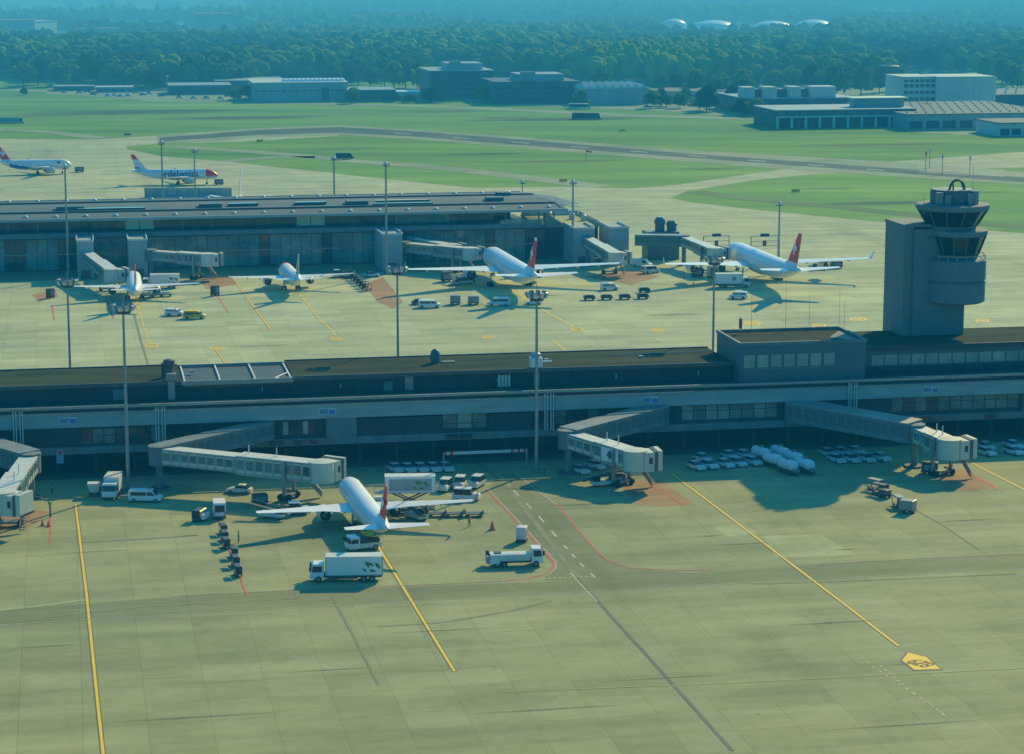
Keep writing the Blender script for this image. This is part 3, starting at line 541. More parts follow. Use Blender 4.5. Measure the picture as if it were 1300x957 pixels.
jet_bridge('jet bridge in the shadow of the tower with brightly lit roof, at right', (1160, 592), (1204, 605), 4.6, 3.6, GA, walk=[(fr(OA, 52.5, .2), 5.2, 5.0, 3.4)], cabdir=R(15))
jet_bridge('jet bridge at the left picture edge reaching towards the camera', (40, 632), (5, 677), 4.6, 3.6, GA, walk=[(fr(OA, -96, .2), 5.2, 4.0, 3.2)], cabdir=R(-20))
# ------------------------------------------------------------------ airliners, nose along local +X, origin under the main gear
SPEC = dict(
    a220=dict(L=38.0, r=1.85, zc=3.75, span=34.6, fin=11.4, eng=[(5.6, 1.12, 4.3)], winglet=1.5, sweep=.47),
    a320=dict(L=37.2, r=1.98, zc=3.95, span=33.6, fin=11.7, eng=[(5.75, 1.12, 4.4)], winglet=.8, sweep=.5),
    regional=dict(L=29.5, r=1.98, zc=3.95, span=33.6, fin=11.7, eng=[(5.75, 1.12, 4.4)], winglet=.8, sweep=.5),
    a319=dict(L=33.4, r=1.98, zc=3.95, span=33.6, fin=11.7, eng=[(5.75, 1.12, 4.4)], winglet=.8, sweep=.5),
    a330=dict(L=62.6, r=2.82, zc=5.35, span=59.0, fin=16.9, eng=[(9.4, 1.62, 6.6)], winglet=2.0, sweep=.58),
    a340=dict(L=62.6, r=2.82, zc=5.35, span=59.0, fin=16.9, eng=[(9.4, 1.28, 5.2), (19.2, 1.28, 5.2)], winglet=2.0, sweep=.58))
ST = [(0, .03, -.34), (.006, .2, -.33), (.015, .36, -.29), (.03, .53, -.22), (.05, .70, -.14), (.075, .84, -.08), (.10, .93, -.035), (.14, 1, 0), (.64, 1, 0), (.70, .97, .03), (.76, .89, .10), (.82, .76, .20), (.88, .59, .34), (.93, .42, .48), (.97, .26, .59), (.99, .17, .64), (1, .1, .66)]
def stn(t):
    for a, b in zip(ST, ST[1:]):
        if t <= b[0]:
            u = (t-a[0])/(b[0]-a[0]); return a[1]+(b[1]-a[1])*u, a[2]+(b[2]-a[2])*u
    return ST[-1][1:]
def foil(le, ch, y, z, th, n=5):     # airfoil ring in the xz plane
    up = [(0, 0), (.06, .55), (.25, 1), (.6, .72), (1, .03)]; lo = [(.75, -.22), (.4, -.5), (.12, -.42)]
    return [(le-ch*u, y, z+th*v*.5) for u, v in up]+[(le-ch*u, y, z+th*v*.5) for u, v in lo]
def airliner(label, spec, p, hdg, paint=None, fin=('red', 'white'), cross=True, winglet_mat='white', lettering=None, emblem=None, fincap=False, group=None, eng_mat='offwhite'):
    S = SPEC[spec]; L, r, zc, hs = S['L'], S['r'], S['zc'], S['span']/2
    t = thing('airliner', label, 'airliner', p, hdg, group)
    xn, xt = .47*L, -.53*L
    mats = [M['white'], M['red'], M['navy'], M['blue'], M['offwhite'], M['grey']]
    mb = MB(); n = 32; ts = sorted(set([s[0] for s in ST]+[.14+.5*k/22 for k in range(22)]+[.02, .04, .065, .11, .12, .13, .67, .73, .79, .85, .9]))
    rings = []
    for q in ts:
        rf, zo = stn(q); rings.append([(xn-q*L, r*rf*math.sin(2*math.pi*i/n), zc+zo*r+r*rf*1.02*math.cos(2*math.pi*i/n)) for i in range(n)])
    mb.loft(rings)
    if paint:
        for k in range(len(ts)-1):
            for i in range(n):
                mb.m[k*n+i] = paint((ts[k]+ts[k+1])/2, math.cos(2*math.pi*(i+.5)/n))
    fu = mb.build('fuselage', mats, t, 40)
    # cockpit glazing, doors, window rows and belly fairing
    ck = MB()
    for i in range(-3, 3):
        a0, a1 = (i+.08)*.27, (i+.92)*.27
        def P(q, a): rf, zo = stn(q); return (xn-q*L-.01, (r*rf+.02)*math.sin(a), zc+zo*r+(r*rf*1.02+.02)*math.cos(a))
        q0, q1 = .034, .058
        ck.add([P(q0, a0*1.5), P(q0, a1*1.5), P(q1, a1), P(q1, a0)], [(0, 1, 2, 3)])
    ck.build('cockpit_window', M['glass'], t)
    for s in (-1, 1):
        wn = MB(); q = .14; k = 0
        while q < .80:
            rf, zo = stn(q); x = xn-q*L; a = 1.30
            y = s*(r*rf*math.sin(a)+.012); z = zc+zo*r+r*rf*1.02*math.cos(a)
            wn.add([(x-.13, y, z-.17), (x+.13, y, z-.17), (x+.13, y-s*.06, z+.17), (x-.13, y-s*.06, z+.17)], [(0, 1, 2, 3)]); q += .53/L*1.0
        tag(wn.build('cabin_windows', M['grey'] if S['L'] > 50 else M['dgrey'], t), kind='stuff')
    bf = MB(); rr = []
    for q, sx in [(.36, .5), (.40, .85), (.45, 1), (.53, 1), (.58, .8), (.62, .5)]: rr.append([(xn-q*L, r*1.06*sx*math.sin(2*math.pi*i/16), zc-r*.52+r*.62*sx*math.cos(2*math.pi*i/16)) for i in range(16)])
    bf.loft(rr).build('belly_fairing', M['offwhite'], t, 50)
    tn = S['sweep']; le0 = .40*hs; c0, ck_, ct_ = .44*hs, .225*hs, .085*hs; yk = .36*hs; zr = zc-.55*r; dih = .085
    for s in (-1, 1):
        W = [(le0, c0, 0, zr, .13*c0), (le0-yk*tn, ck_, yk, zr+yk*dih, .115*ck_), (le0-hs*.68*tn, (ck_+ct_)*.5, hs*.68, zr+hs*.68*dih, .1*(ck_+ct_)*.5), (le0-hs*.985*tn, ct_, hs*.985, zr+hs*.985*dih, .1*ct_), (le0-hs*tn-.15*ct_, ct_*.75, hs, zr+hs*dih+.03, .07*ct_)]
        wg = MB().loft([foil(a, c, s*y, z, th) for a, c, y, z, th in W]).build('wing', M['white'], t, 35)
        wl = S['winglet']
        MB().loft([foil(le0-hs*tn-.2*ct_, ct_*.74, s*(hs-.01), zr+hs*dih, .1), foil(le0-hs*tn-.2*ct_-wl*.75, ct_*.35, s*(hs+wl*.28), zr+hs*dih+wl, .06)]).build('winglet', M[winglet_mat], wg, 35)
        if spec.startswith('a32') or spec.startswith('a319'):
            MB().loft([foil(le0-hs*tn-.2*ct_, ct_*.7, s*(hs-.01), zr+hs*dih-.02, .1), foil(le0-hs*tn-.2*ct_-.5, ct_*.3, s*(hs+.08), zr+hs*dih-.7, .06)]).build('wing_fence', M[winglet_mat], wg, 35)
        for yy in ((.24, .44, .62, .80) if hs > 25 else (.30, .50, .70)):
            y = hs*yy; ch = ck_+(ct_-ck_)*max(0, (yy-.36)/.64) if yy > .36 else c0+(ck_-c0)*yy/.36; xe = le0-y*tn-ch; zz = zr+y*dih-.12
            MB().loft([[(xe+ch*.45+a_*0, s*y+.02*b, zz+.02*c) for b, c in ((-1, -1), (1, -1), (1, 1), (-1, 1))], [(xe+ch*.15, s*y+.2*b, zz-.18+.2*c) for a_, b, c in ((0, -1, -1), (0, 1, -1), (0, 1, 1), (0, -1, 1))], [(xe-ch*.22, s*y+.03*b, zz-.05+.03*c) for b, c in ((-1, -1), (1, -1), (1, 1), (-1, 1))]] if False else
                      [[(xe+ch*.45, s*y+.03*b, zz+.03*c) for b, c in ((-1, -1), (1, -1), (1, 1), (-1, 1))], [(xe+ch*.12, s*y+.2*b, zz-.16+.2*c) for b, c in ((-1, -1), (1, -1), (1, 1), (-1, 1))], [(xe-ch*.2, s*y+.03*b, zz-.05+.03*c) for b, c in ((-1, -1), (1, -1), (1, 1), (-1, 1))]]).build('flap_fairing', M['offwhite'], wg, 50)
        for (ye, re, le) in S['eng']:
            xl = le0-ye*tn+le*.62; ze = zr+ye*dih-re*1.28; n2 = 20
            pr = [(.0, .86), (.03, .97), (.2, 1.03), (.5, 1.0), (.78, .86), (.8, .80)]
            ring = lambda q, f_: [(xl-q*le, s*ye+re*f_*math.sin(2*math.pi*i/n2), ze+re*f_*math.cos(2*math.pi*i/n2)) for i in range(n2)]
            en = MB().loft([ring(q, f_) for q, f_ in pr], False).build('engine', M[eng_mat], t, 45)
            MB().loft([ring(.09, .86), ring(.1, .05)], False).build('intake', M['dark'], en)
            MB().loft([ring(.001, .85), ring(.09, .86)], False).build('intake_lip', M['grey'], en, 60)
            MB().loft([ring(.70, .58), ring(.8, .56), ring(.95, .40), ring(1.0, .22), ring(1.12, .04)]).build('exhaust', M['dgrey'], en, 45)
            MB().loft([ring(.79, .8), ring(.76, .5)], False).build('bypass_duct', M['black'], en)
            MB().loft([[(xl-.25*le, s*ye-.16, ze+re*.9), (xl-.25*le, s*ye+.16, ze+re*.9), (xl-.3*le, s*ye+.16, ze+re*1.05), (xl-.3*le, s*ye-.16, ze+re*1.05)], [(xl-1.05*le, s*ye-.16, ze+re*.5), (xl-1.05*le, s*ye+.16, ze+re*.5), (xl-1.05*le, s*ye+.16, ze+re*1.45), (xl-1.05*le, s*ye-.16, ze+re*1.45)]]).build('pylon', M['white'], en)
        # tailplane
        h2 = .37*hs; zt = zc+.45*r
        MB().loft([foil(xt+.135*L, .105*L, 0, zt, .35), foil(xt+.135*L-h2*.62, .042*L, s*h2, zt+h2*.1, .14)]).build('tailplane', M['white'], t, 35)
    ft, fb = S['fin'], zc+r*.72
    def fq(u, v): # u along chord 0=leading, v height
        l0, l1 = xt+.185*L, xt+.03*L; t0, t1 = xt+.045*L, xt-.012*L
        return l0+(l1-l0)*v+((t0+(t1-t0)*v)-(l0+(l1-l0)*v))*u
    def fring(v):
        z = fb+(ft-fb)*v; th = (.30-.16*v)*(1 if L < 50 else 1.4)
        return [(fq(u, v), y*th, z) for u, y in ((0, 0), (.12, .7), (.35, 1), (.7, .7), (1, .06), (1, -.06), (.7, -.7), (.35, -1), (.12, -.7))]
    fm = [M[fin[0]], M[fin[1]]]
    mb = MB(); vs = [0, .14, .16, .3, .5, .7, .85, .93, 1] ; mb.loft([fring(v) for v in vs])
    for k in range(len(vs)-1):
        vm = (vs[k]+vs[k+1])/2
        for i in range(9): mb.m[k*9+i] = 1 if vm < .15 or (fincap and vm > .93) else (emblem[1] if emblem and vm < emblem[0] else 0)
    fo_ = mb.build('tail_fin', fm, t, 30)
    MB().loft([[(xt+.235*L, -.04, fb+.0), (xt+.235*L, .04, fb+.0), (xt+.235*L, .04, fb+.1), (xt+.235*L, -.04, fb+.1)], [(fq(.03, .12), -.13, fb), (fq(.03, .12), .13, fb), (fq(.03, .12), .13, fb+(ft-fb)*.13), (fq(.03, .12), -.13, fb+(ft-fb)*.13)]]).build('fin_root', M['white'], fo_)
    yv = (.31 if L < 50 else .43)
    if cross:
        for s in (-1, 1):
            cx, cz, a, b_ = fq(.47, .55), fb+(ft-fb)*.55, (ft-fb)*.065, (ft-fb)*.185
            k = (fq(.5, 1)-fq(.5, 0))/(ft-fb)
            pt = [(-a, -b_), (a, -b_), (a, -a), (b_, -a), (b_, a), (a, a), (a, b_), (-a, b_), (-a, a), (-b_, a), (-b_, -a), (-a, -a)]
            pp = [(cx+u*.9+k*v*.55, s*yv*.92, cz+v) for u, v in pt]
            MB().add(pp, [(0, 1, 2, 11), (11, 2, 3, 4, 5, 8, 9, 10), (5, 6, 7, 8)]).build('cross_emblem', M['white'], fo_)
    if emblem:
        for s in (-1, 1):
            cx, cz, R_ = fq(.48, .42), fb+(ft-fb)*.42, (ft-fb)*.27
            st = []
            for k in range(16):
                a = 2*math.pi*k/16; rr_ = R_ if k % 2 == 0 else R_*.45; st.append((cx+rr_*math.sin(a)*.62-rr_*math.cos(a)*.25, s*.31, cz+rr_*math.cos(a)))
            e = MB().poly(st).build('flower_emblem', M['white'], fo_)
            MB().poly([(cx+R_*.26*math.sin(2*math.pi*k/10)*.7, s*.325, cz+R_*.26*math.cos(2*math.pi*k/10)) for k in range(10)]).build('flower_centre', M['yellow'], e)
            MB().poly([(cx-1.4, s*.31, cz-R_*1.05), (cx+1.1, s*.31, cz-R_*1.05), (cx+.5, s*.31, cz-R_*.8), (cx-1.3, s*.31, cz-R_*.75)]).build('leaf_emblem', M['greenleaf'], e)
    if lettering:
        txt, q0, size, zz = lettering
        for s in (-1, 1):
            c = bpy.data.curves.new('lettering', 'FONT'); c.body = txt; c.size = size; c.offset = .03; c.align_x = 'CENTER'; c.align_y = 'CENTER'; c.extrude = .01; c.materials.append(M['navy'])
            o = text_mesh('lettering', c); o.parent = t
            yy = s*(r*math.sqrt(max(0, 1-(zz/r)**2))+.06)
            o.location = (xn-q0*L, yy, zc+zz); tilt = math.asin(zz/r)
            o.rotation_euler = (R(90)-tilt, 0, 0) if s < 0 else (R(90)-tilt, 0, R(180))
    # landing gear
    tr = .11*hs if hs < 25 else 5.3; wr = .58 if hs < 25 else .7
    for s in (-1, 1):
        g = MB().tube((0, s*tr, .5), (0, s*tr*.95, zc-r*.6), .18, .22, 8).build('main_gear', M['steel'], t)
        for ex in ((0,) if hs < 25 else (-.95, .95)):
            for e in (-1, 1): MB().tube((ex, s*tr+e*.45-.2, wr), (ex, s*tr+e*.45+.2, wr), wr, n=14).build('wheel', M['black'], g, 40)
    xg = xn-.135*L; g = MB().tube((xg, 0, .4), (xg+.3, 0, zc-r*.7), .13, .16, 8).build('nose_gear', M['steel'], t)
    for e in (-1, 1): MB().tube((xg, e*.3-.12, .42), (xg, e*.3+.12, .42), .42, n=12).build('wheel', M['black'], g, 40)
    return t
def mid(a, b, z): A, B = at(*a, z), at(*b, z); return ((A[0]+B[0])/2, (A[1]+B[1])/2)
def wing_pos(a, b, z, back, hdg): m = mid(a, b, z); return (m[0]+back*math.cos(hdg), m[1]+back*math.sin(hdg))
GP = 'airliners parked on the aprons'
h1 = R(103.4); airliner('white airliner with red tail fin parked at the front jet bridge, seen from behind', 'a220', wing_pos((325, 647), (603, 632), 4.6, 2.3, h1), h1, winglet_mat='red')
h4 = R(102.3); airliner('wide body white twin engine jet with red finned tail nosed into the far pier', 'a330', wing_pos((513, 341), (788, 334), 6.3, 5.2, h4), h4, fincap=True)
h5 = R(102.2); airliner('four engine white jet with red tail fin parked beyond the end of the far pier', 'a340', wing_pos((838, 335), (1106, 327), 6.3, 5.2, h5), h5)
h2 = R(100.); airliner('narrow body jet with thin red fin leftmost at the far pier', 'a320', wing_pos((88, 362), (253, 358.5), 4.6, 2.4, h2), h2)
h3 = R(102.5); airliner('narrow body white jet with red nose top standing before the far pier', 'a319', wing_pos((291, 350.5), (449, 346), 4.6, 2.4, h3), h3, paint=lambda q, c: 1 if q < .19 and c > -.1+q*2.5 else 0, fin=('offwhite', 'white'), cross=False, emblem=(.6, 0))
airliner('white airliner with blue rear belly and dark red tail fin at the left picture edge', 'regional', at(48, 221.5), R(14), paint=lambda q, c: 3 if (.60 < q < .86 and c < (q-.60)*2.2-.4 and c < .3) else (2 if .17 < q < .20 and .1 < c < .5 else 0), eng_mat='offwhite')
airliner('white jet with red nose and big dark blue lettering along its side', 'a319', at(226, 234.5), R(3), paint=lambda q, c: 1 if q < .145 and c > -.15-q*2 else 0, fin=('red', 'white'), cross=False, emblem=(.62, 1), lettering=('edelweiss', .43, 3.5, .35))
airliner('airliner hidden behind the far pier, only its slender tail fin showing', 'a330', at(297.5, 291), R(-88), cross=False, fin=('rose', 'white'))
# ------------------------------------------------------------------ vehicles
def wheels(t, xs, w, r, wd=.24):
    for x in xs:
        for s in (-1, 1): 
            o = MB().tube((x, s*(w/2-wd), r), (x, s*(w/2+.01), r), r, n=14).build('wheel', M['black'], t, 40)
            MB().tube((x, s*(w/2+.011), r), (x, s*(w/2+.03), r), r*.55, n=10).build('hub', M['grey'], o)
def car(label, p, rz, body='white', group=None, L=4.3, Hh=1.5, estate=False):
    t = thing('car', label, 'car', p, rz, group); a = L/2; m = M[body]; w = .9
    mb = MB().loft([[(x, -w*f, .28), (x, w*f, .28), (x, w*f, z1-.12), (x, w*(f-.06), z1), (x, -w*(f-.06), z1), (x, -w*f, z1-.12)] for x, f, z1 in ((-a, .88, .82), (-a+.35, 1, .92), (-.2, 1, .95), (a-1.15, 1, .93), (a-.45, .97, .80), (a, .84, .62))])
    mb.build('body', m, t, 40)
    xb = -a+.15 if estate else -a+.45
    gh = MB().fru(xb, a-1.25, -.84, .84, .93, xb+(.25 if estate else .65), a-2.0, -.66, .66, Hh-.06).build('windows', M['glass'], t)
    MB().fru(xb+(.22 if estate else .6), a-1.95, -.68, .68, Hh-.07, xb+(.3 if estate else .75), a-2.1, -.6, .6, Hh).build('roof', m, t)
    wheels(t, (-a+.8, a-.85), 1.8, .32)
    for s in (-1, 1):
        MB().box(a-.12, a-.02, s*.62-.16, s*.62+.16, .55, .68).build('headlight', M['lamp'], t); MB().box(-a-.01, -a+.05, s*.66-.12, s*.66+.12, .6, .78).build('tail_light', M['red'], t)
    return t
def van(label, p, rz, body='white', L=5.4, Hh=2.4, W=2.0, group=None, rear_glass=True, glazed=False, beacon=False, roofmat=None, name='van'):
    t = thing(name, label, 'van', p, rz, group); a = L/2; w = W/2; m = M[body]
    pr = [(-a, .35), (a, .35), (a, .95), (a-.75, 1.2), (a-1.55, Hh-.12), (a-1.8, Hh), (-a+.12, Hh), (-a, Hh-.2)]
    mb = MB().xprof(pr, -w, w).build('body', m, t, 30, bevel=.07)
    g = MB(); e = .012
    g.add([(a-.79, -w*.86, 1.22), (a-.79, w*.86, 1.22), (a-1.5, w*.84, Hh-.2), (a-1.5, -w*.84, Hh-.2)], [(0, 1, 2, 3)])
    g.v = [(x+.05, y, z+.03) for x, y, z in g.v]; g.build('windscreen', M['glass'], t)
    for s in (-1, 1):
        y = s*(w+e)
        MB().add([(a-1.05, y, 1.2), (a-1.6, y, Hh-.3), (a-2.35, y, Hh-.3), (a-2.35, y, 1.2)], [(0, 1, 2, 3)]).build('side_window', M['glass'], t)
        if glazed: MB().add([(a-2.5, y, 1.2), (a-2.5, y, Hh-.3), (-a+.4, y, Hh-.3), (-a+.4, y, 1.2)], [(0, 1, 2, 3)]).build('side_window', M['glass'], t)
        MB().box(a-.06, a+.02, s*(w-.3)-.15, s*(w-.3)+.15, .7, .88).build('headlight', M['lamp'], t); MB().box(-a-.02, -a+.04, s*(w-.15)-.08, s*(w-.15)+.08, .8, 1.3).build('tail_light', M['red'], t)
        MB().box(a-1.35, a-1.2, min(s*w, s*(w+.18)), max(s*w, s*(w+.18)), 1.25, 1.5).build('mirror', M['black'], t)
    if rear_glass: MB().box(-a-.015, -a+.02, -w*.8, w*.8, 1.2, Hh-.35).build('rear_window', M['glass'], t)
    MB().box(-a-.1, -a+.05, -w*.98, w*.98, .35, .6).build('bumper', M['dgrey'], t); MB().box(a-.05, a+.08, -w*.96, w*.96, .35, .62).build('bumper', M['dgrey'], t)
    if beacon: MB().box(a-2.2, a-1.95, -.5, .5, Hh, Hh+.14).build('light_bar', M['orange'], t)
    if roofmat: MB().box(-a+.3, a-1.9, -w*.9, w*.9, Hh+.002, Hh+.05).build('roof_panel', M[roofmat], t)
    wheels(t, (-a+.95, a-.95), W, .36); return t
def cab_unit(t, x0, x1, W, z0, z1, m, par=None):
    w = W/2
    o = MB().xprof([(x0, z0), (x1, z0), (x1, z0+(z1-z0)*.42), (x1-.22, z1-.2), (x1-.4, z1), (x0, z1)], -w, w).build('cab', M[m], t, 30, bevel=.06)
    MB().add([(x1+.0, -w*.9, z0+(z1-z0)*.46), (x1+.0, w*.9, z0+(z1-z0)*.46), (x1-.18, w*.88, z1-.25), (x1-.18, -w*.88, z1-.25)], [(0, 1, 2, 3)]).build('windscreen', M['glass'], o)
    for s in (-1, 1):
        y = s*(w+.012); MB().add([(x1-.25, y, z0+(z1-z0)*.46), (x1-.4, y, z1-.3), (x0+.25, y, z1-.3), (x0+.25, y, z0+(z1-z0)*.46)], [(0, 1, 2, 3)]).build('side_window', M['glass'], o)
        MB().box(x1-.05, x1+.03, s*(w-.3)-.18, s*(w-.3)+.18, z0+.25, z0+.45).build('headlight', M['lamp'], o)
        MB().box(x1-.1, x1+.15, min(s*w, s*(w+.3)), max(s*w, s*(w+.3)), z0+(z1-z0)*.55, z0+(z1-z0)*.85).build('mirror', M['black'], o)
    return o
def leaf_print(t, x, y, z, s, k):
    b = MB()
    for dx, dz, a, l in ((0, 0, .9, 1.5), (1.0, .5, .5, 1.3), (1.9, .2, 1.1, 1.4), (.7, -.5, .3, 1.2), (2.2, -.45, .6, 1.0)):
        c, s_ = math.cos(a), math.sin(a); pts = [(0, 0), (.35, .26), (.75, .24), (1, 0), (.6, -.12)]
        b.poly([(x+s*(dx+l*(u*c-v*s_)*1.0)*k, y, z+(dz+l*(u*s_+v*c))*k) for u, v in pts])
    return b.build('leaf_print', M['greenleaf'], t)
def box_truck(label, p, rz, L=10.4, W=2.5, Hb=3.75, leaf=0, lift=0., group=None, emblem=False, panel=False):
    t = thing('box_truck', label, 'truck', p, rz, group); a = L/2; w = W/2
    cab_unit(t, a-1.95, a, 2.4, .55, 2.75, 'white')
    MB().box(-a+.1, a-.3, -.5, .5, .55, .95).box(-a+.05, a-2.3, -1.1, 1.1, .75, .98).build('chassis', M['dark'], t)
    b = MB().box(-a, a-2.25, -w, w, 1.05+lift, Hb+lift).build('cargo_box', M['white'], t)
    MB().box(-a-.02, a-2.23, -w-.02, w+.02, Hb+lift, Hb+lift+.07).build('box_roof', M['offwhite'], b)
    fr_ = MB()
    for x in (-a, a-2.25):
        for s in (-1, 1): fr_.box(x-.05, x+.05, s*w-.05, s*w+.05, 1.02+lift, Hb+lift)
    fr_.box(-a, a-2.25, -w-.03, w+.03, 1.0+lift, 1.12+lift); fr_.build('box_frame', M['steel'], b)
    if leaf:
        for s in (-1, 1): leaf_print(b, -a+.35 if leaf > 0 else a-2.6, s*(w+.015), 1.9+lift, 1 if leaf > 0 else -1, .85)
    if emblem:
        for s in (-1, 1): MB().poly([(.2+.55*math.cos(k*.4488), s*(w+.02), 2.5+.6*math.sin(k*.4488)) for k in range(14)]).build('emblem', M['grey'], b)
    if panel:
        for s in (-1, 1): MB().box(-a+.6, a-2.9, s*(w+.015)-.01, s*(w+.015)+.01, 1.4+lift, Hb-.35+lift).build('picture_panel', M['fargrey'], b); leaf_print(b, -a+1.2, s*(w+.04), 2.0+lift, 1, .8)
    wheels(t, (a-1.2, -a+1.5, -a+2.7), 2.4, .48, .3)
    for s in (-1, 1): MB().box(-a+3.6, a-2.6, s*1.1-.04, s*1.1+.04, .5, .9).build('side_guard', M['dgrey'], t)
    if lift:
        sc2 = MB()
        for s in (-1, 1):
            sc2.tube((-a+1.2, s*.9, 1.0), (a-3.2, s*.9, 1.05+lift), .13).tube((a-3.2, s*.9, 1.0), (-a+1.2, s*.9, 1.05+lift), .13)
        sc2.build('scissor_lift', M['dgrey'], t); MB().box(a-2.2, a-.6, -w, w, 1.0+lift, 1.15+lift).build('platform', M['steel'], t)
        rl_ = MB()
        for s in (-1, 1): rl_.tube((a-2.2, s*w, 2.15+lift), (a-.6, s*w, 2.15+lift), .04).tube((a-.6, s*w, 1.1+lift), (a-.6, s*w, 2.15+lift), .04)
        rl_.build('platform_rail', M['steel'], t)
    return t
def tanker(label, p, rz, L=8.4):
    t = thing('tank_truck', label, 'truck', p, rz); a = L/2
    cab_unit(t, a-1.75, a, 2.35, .5, 2.75, 'white'); MB().box(-a, a-1.8, -.5, .5, .5, .85).build('chassis', M['dark'], t)
    MB().yprof([(-1.1, .9), (1.1, .9), (1.2, 1.3), (1.1, 1.85), (.7, 2.0), (-.7, 2.0), (-1.1, 1.85), (-1.2, 1.3)], -a+.5, a-2.0).build('tank', M['offwhite'], t, 30, bevel=.05)
    MB().box(-a+1.2, -a+2.2, -.5, .5, 2.0, 2.15).build('hatch', M['dgrey'], t); MB().box(-a, -a+.45, -1.15, 1.15, .6, 1.7).build('pump_cabinet', M['steel'], t)
    MB().box(-a+.4, -a+1.9, -1.22, -1.15, .6, 1.3).build('hose_cabinet', M['white'], t); MB().tube((-a+.2, .5, 1.7), (-a+.2, .5, 2.3), .25).build('hose_reel', M['dark'], t)
    wheels(t, (a-1.1, -a+1.6, -a+2.6), 2.35, .46, .3); return t
def dolly(label, p, rz, group, load=None, name='cargo_dolly'):
    t = thing(name, label, 'dolly', p, rz, group)
    MB().box(-1.5, 1.5, -.85, .85, .48, .62).build('deck', M['dgrey'], t); MB().box(-1.5, -1.42, -.85, .85, .62, 1.35).box(1.42, 1.5, -.85, .85, .62, 1.1).build('end_rail', M['steel'], t)
    MB().tube((1.5, 0, .5), (2.3, 0, .35), .05).build('tow_bar', M['grey'], t); wheels(t, (-1.05, 1.05), 1.5, .24, .16)
    if load: MB().fru(-1.2, 1.2, -.75, .75, .63, -1.1, 1.1, -.65, .65, 1.4).build('load', M[load], t)
    return t
def bag_cart(label, p, rz, group=None, top='steel', load=None, n='baggage_cart'):
    t = thing(n, label, 'baggage cart', p, rz, group)
    MB().box(-1.35, 1.35, -.75, .75, .45, .58).build('deck', M['dgrey'], t)
    mb = MB()
    for x in (-1.3, 1.3):
        for y in (-.7, .7): mb.box(x-.05, x+.05, y-.05, y+.05, .58, 1.75)
    mb.build('frame', M['grey'], t); MB().fru(-1.4, 1.4, -.8, .8, 1.75, -1.3, 1.3, -.6, .6, 1.9).build('canopy', M[top], t); MB().box(-1.3, -1.25, -.7, .7, .6, 1.75).build('end_panel', M['dark'], t)
    if load: MB().fru(-1.1, 1.1, -.6, .6, .58, -1.0, 1.0, -.5, .5, 1.25).build('load', M[load], t)
    wheels(t, (-.95, .95), 1.35, .22, .15); MB().tube((1.35, 0, .45), (2.1, 0, .3), .04).build('tow_bar', M['grey'], t); return t
def tug(label, p, rz, body='white', cabin=True, L=3.4, group=None):
    t = thing('tow_tractor', label, 'tractor', p, rz, group); a = L/2
    MB().box(-a, a, -.85, .85, .35, 1.0).fru(a-1.3, a, -.8, .8, 1.0, a-1.2, a-.1, -.7, .7, 1.25).build('body', M[body], t, bevel=.05)
    if cabin:
        MB().fru(-a+.3, a-1.3, -.8, .8, 1.0, -a+.45, a-1.55, -.7, .7, 1.95).build('cab_window', M['glass'], t); MB().box(-a+.35, a-1.45, -.78, .78, 1.95, 2.08).build('roof', M[body], t)
    else: MB().box(-a+.4, -a+.9, -.5, .5, 1.0, 1.6).build('seat', M['black'], t)
    wheels(t, (-a+.65, a-.65), 1.6, .36, .26); return t
def loader(label, p, rz, belt='dgrey', up=1.6, L=7.2):
    t = thing('belt_loader', label, 'loader', p, rz)
    MB().box(-2.2, 2.0, -.95, .95, .4, 1.0).build('body', M['offwhite'], t, bevel=.05); MB().box(-2.0, -.9, -.9, -.1, 1.0, 1.9).build('cab', M['glass'], t)
    b = MB().loft([[(-L*.45, .0, .9), (-L*.45, .8, .9), (-L*.45, .8, 1.15), (-L*.45, .0, 1.15)], [(L*.55, .0, .9+up), (L*.55, .8, .9+up), (L*.55, .8, 1.15+up), (L*.55, .0, 1.15+up)]]).build('conveyor', M[belt], t)
    MB().tube((-L*.4, .05, 1.7), (L*.5, .05, 1.7+up), .05).tube((-L*.4, .05, 1.1), (-L*.4, .05, 1.7), .04).tube((L*.5, .05, 1.1+up), (L*.5, .05, 1.7+up), .04).build('handrail', M['steel'], b)
    wheels(t, (-1.4, 1.3), 1.7, .36, .26); return t
def container(label, p, rz, body='offwhite', s=(1.9, 1.6, 1.7), z0=.55):
    t = thing('ground_power_unit', label, 'equipment', p, rz); a, b, h = s[0]/2, s[1]/2, s[2]
    MB().box(-a, a, -b, b, z0, z0+h).build('cabinet', M[body], t, bevel=.08); MB().box(-a-.1, a+.1, -b, b, z0-.15, z0).build('chassis', M['dark'], t)
    MB().box(-a*.7, a*.7, -b-.02, -b+.02, z0+.3, z0+h-.4).build('louvre', M['grey'], t); MB().tube((a, 0, .4), (a+.9, 0, .35), .05).build('tow_bar', M['dgrey'], t); wheels(t, (-a*.6, a*.6), s[1], .28, .18); return t
def tank_trailer(label, p, rz, group):
    t = thing('tank_trailer', label, 'tank trailer', p, rz, group)
    MB().loft([[(x, 1.05*f*math.sin(2*math.pi*i/16), 1.75+1.05*f*math.cos(2*math.pi*i/16)) for i in range(16)] for x, f in ((-2.6, .3), (-2.5, .75), (-2.2, .97), (-1.6, 1), (1.6, 1), (2.2, .97), (2.5, .75), (2.6, .3))]).build('tank', M['white'], t, 50)
    MB().box(-2.6, 3.2, -.8, .8, .5, .72).build('chassis', M['dgrey'], t); MB().box(2.6, 3.2, -.7, .7, .72, 1.3).build('pump_box', M['grey'], t); MB().tube((-.4, 0, 2.75), (.4, 0, 2.95), .3).build('manhole', M['grey'], t)
    wheels(t, (-1.6, 1.7), 1.8, .36, .24); t.scale = (.85, .9, .9); return t
A_ = at
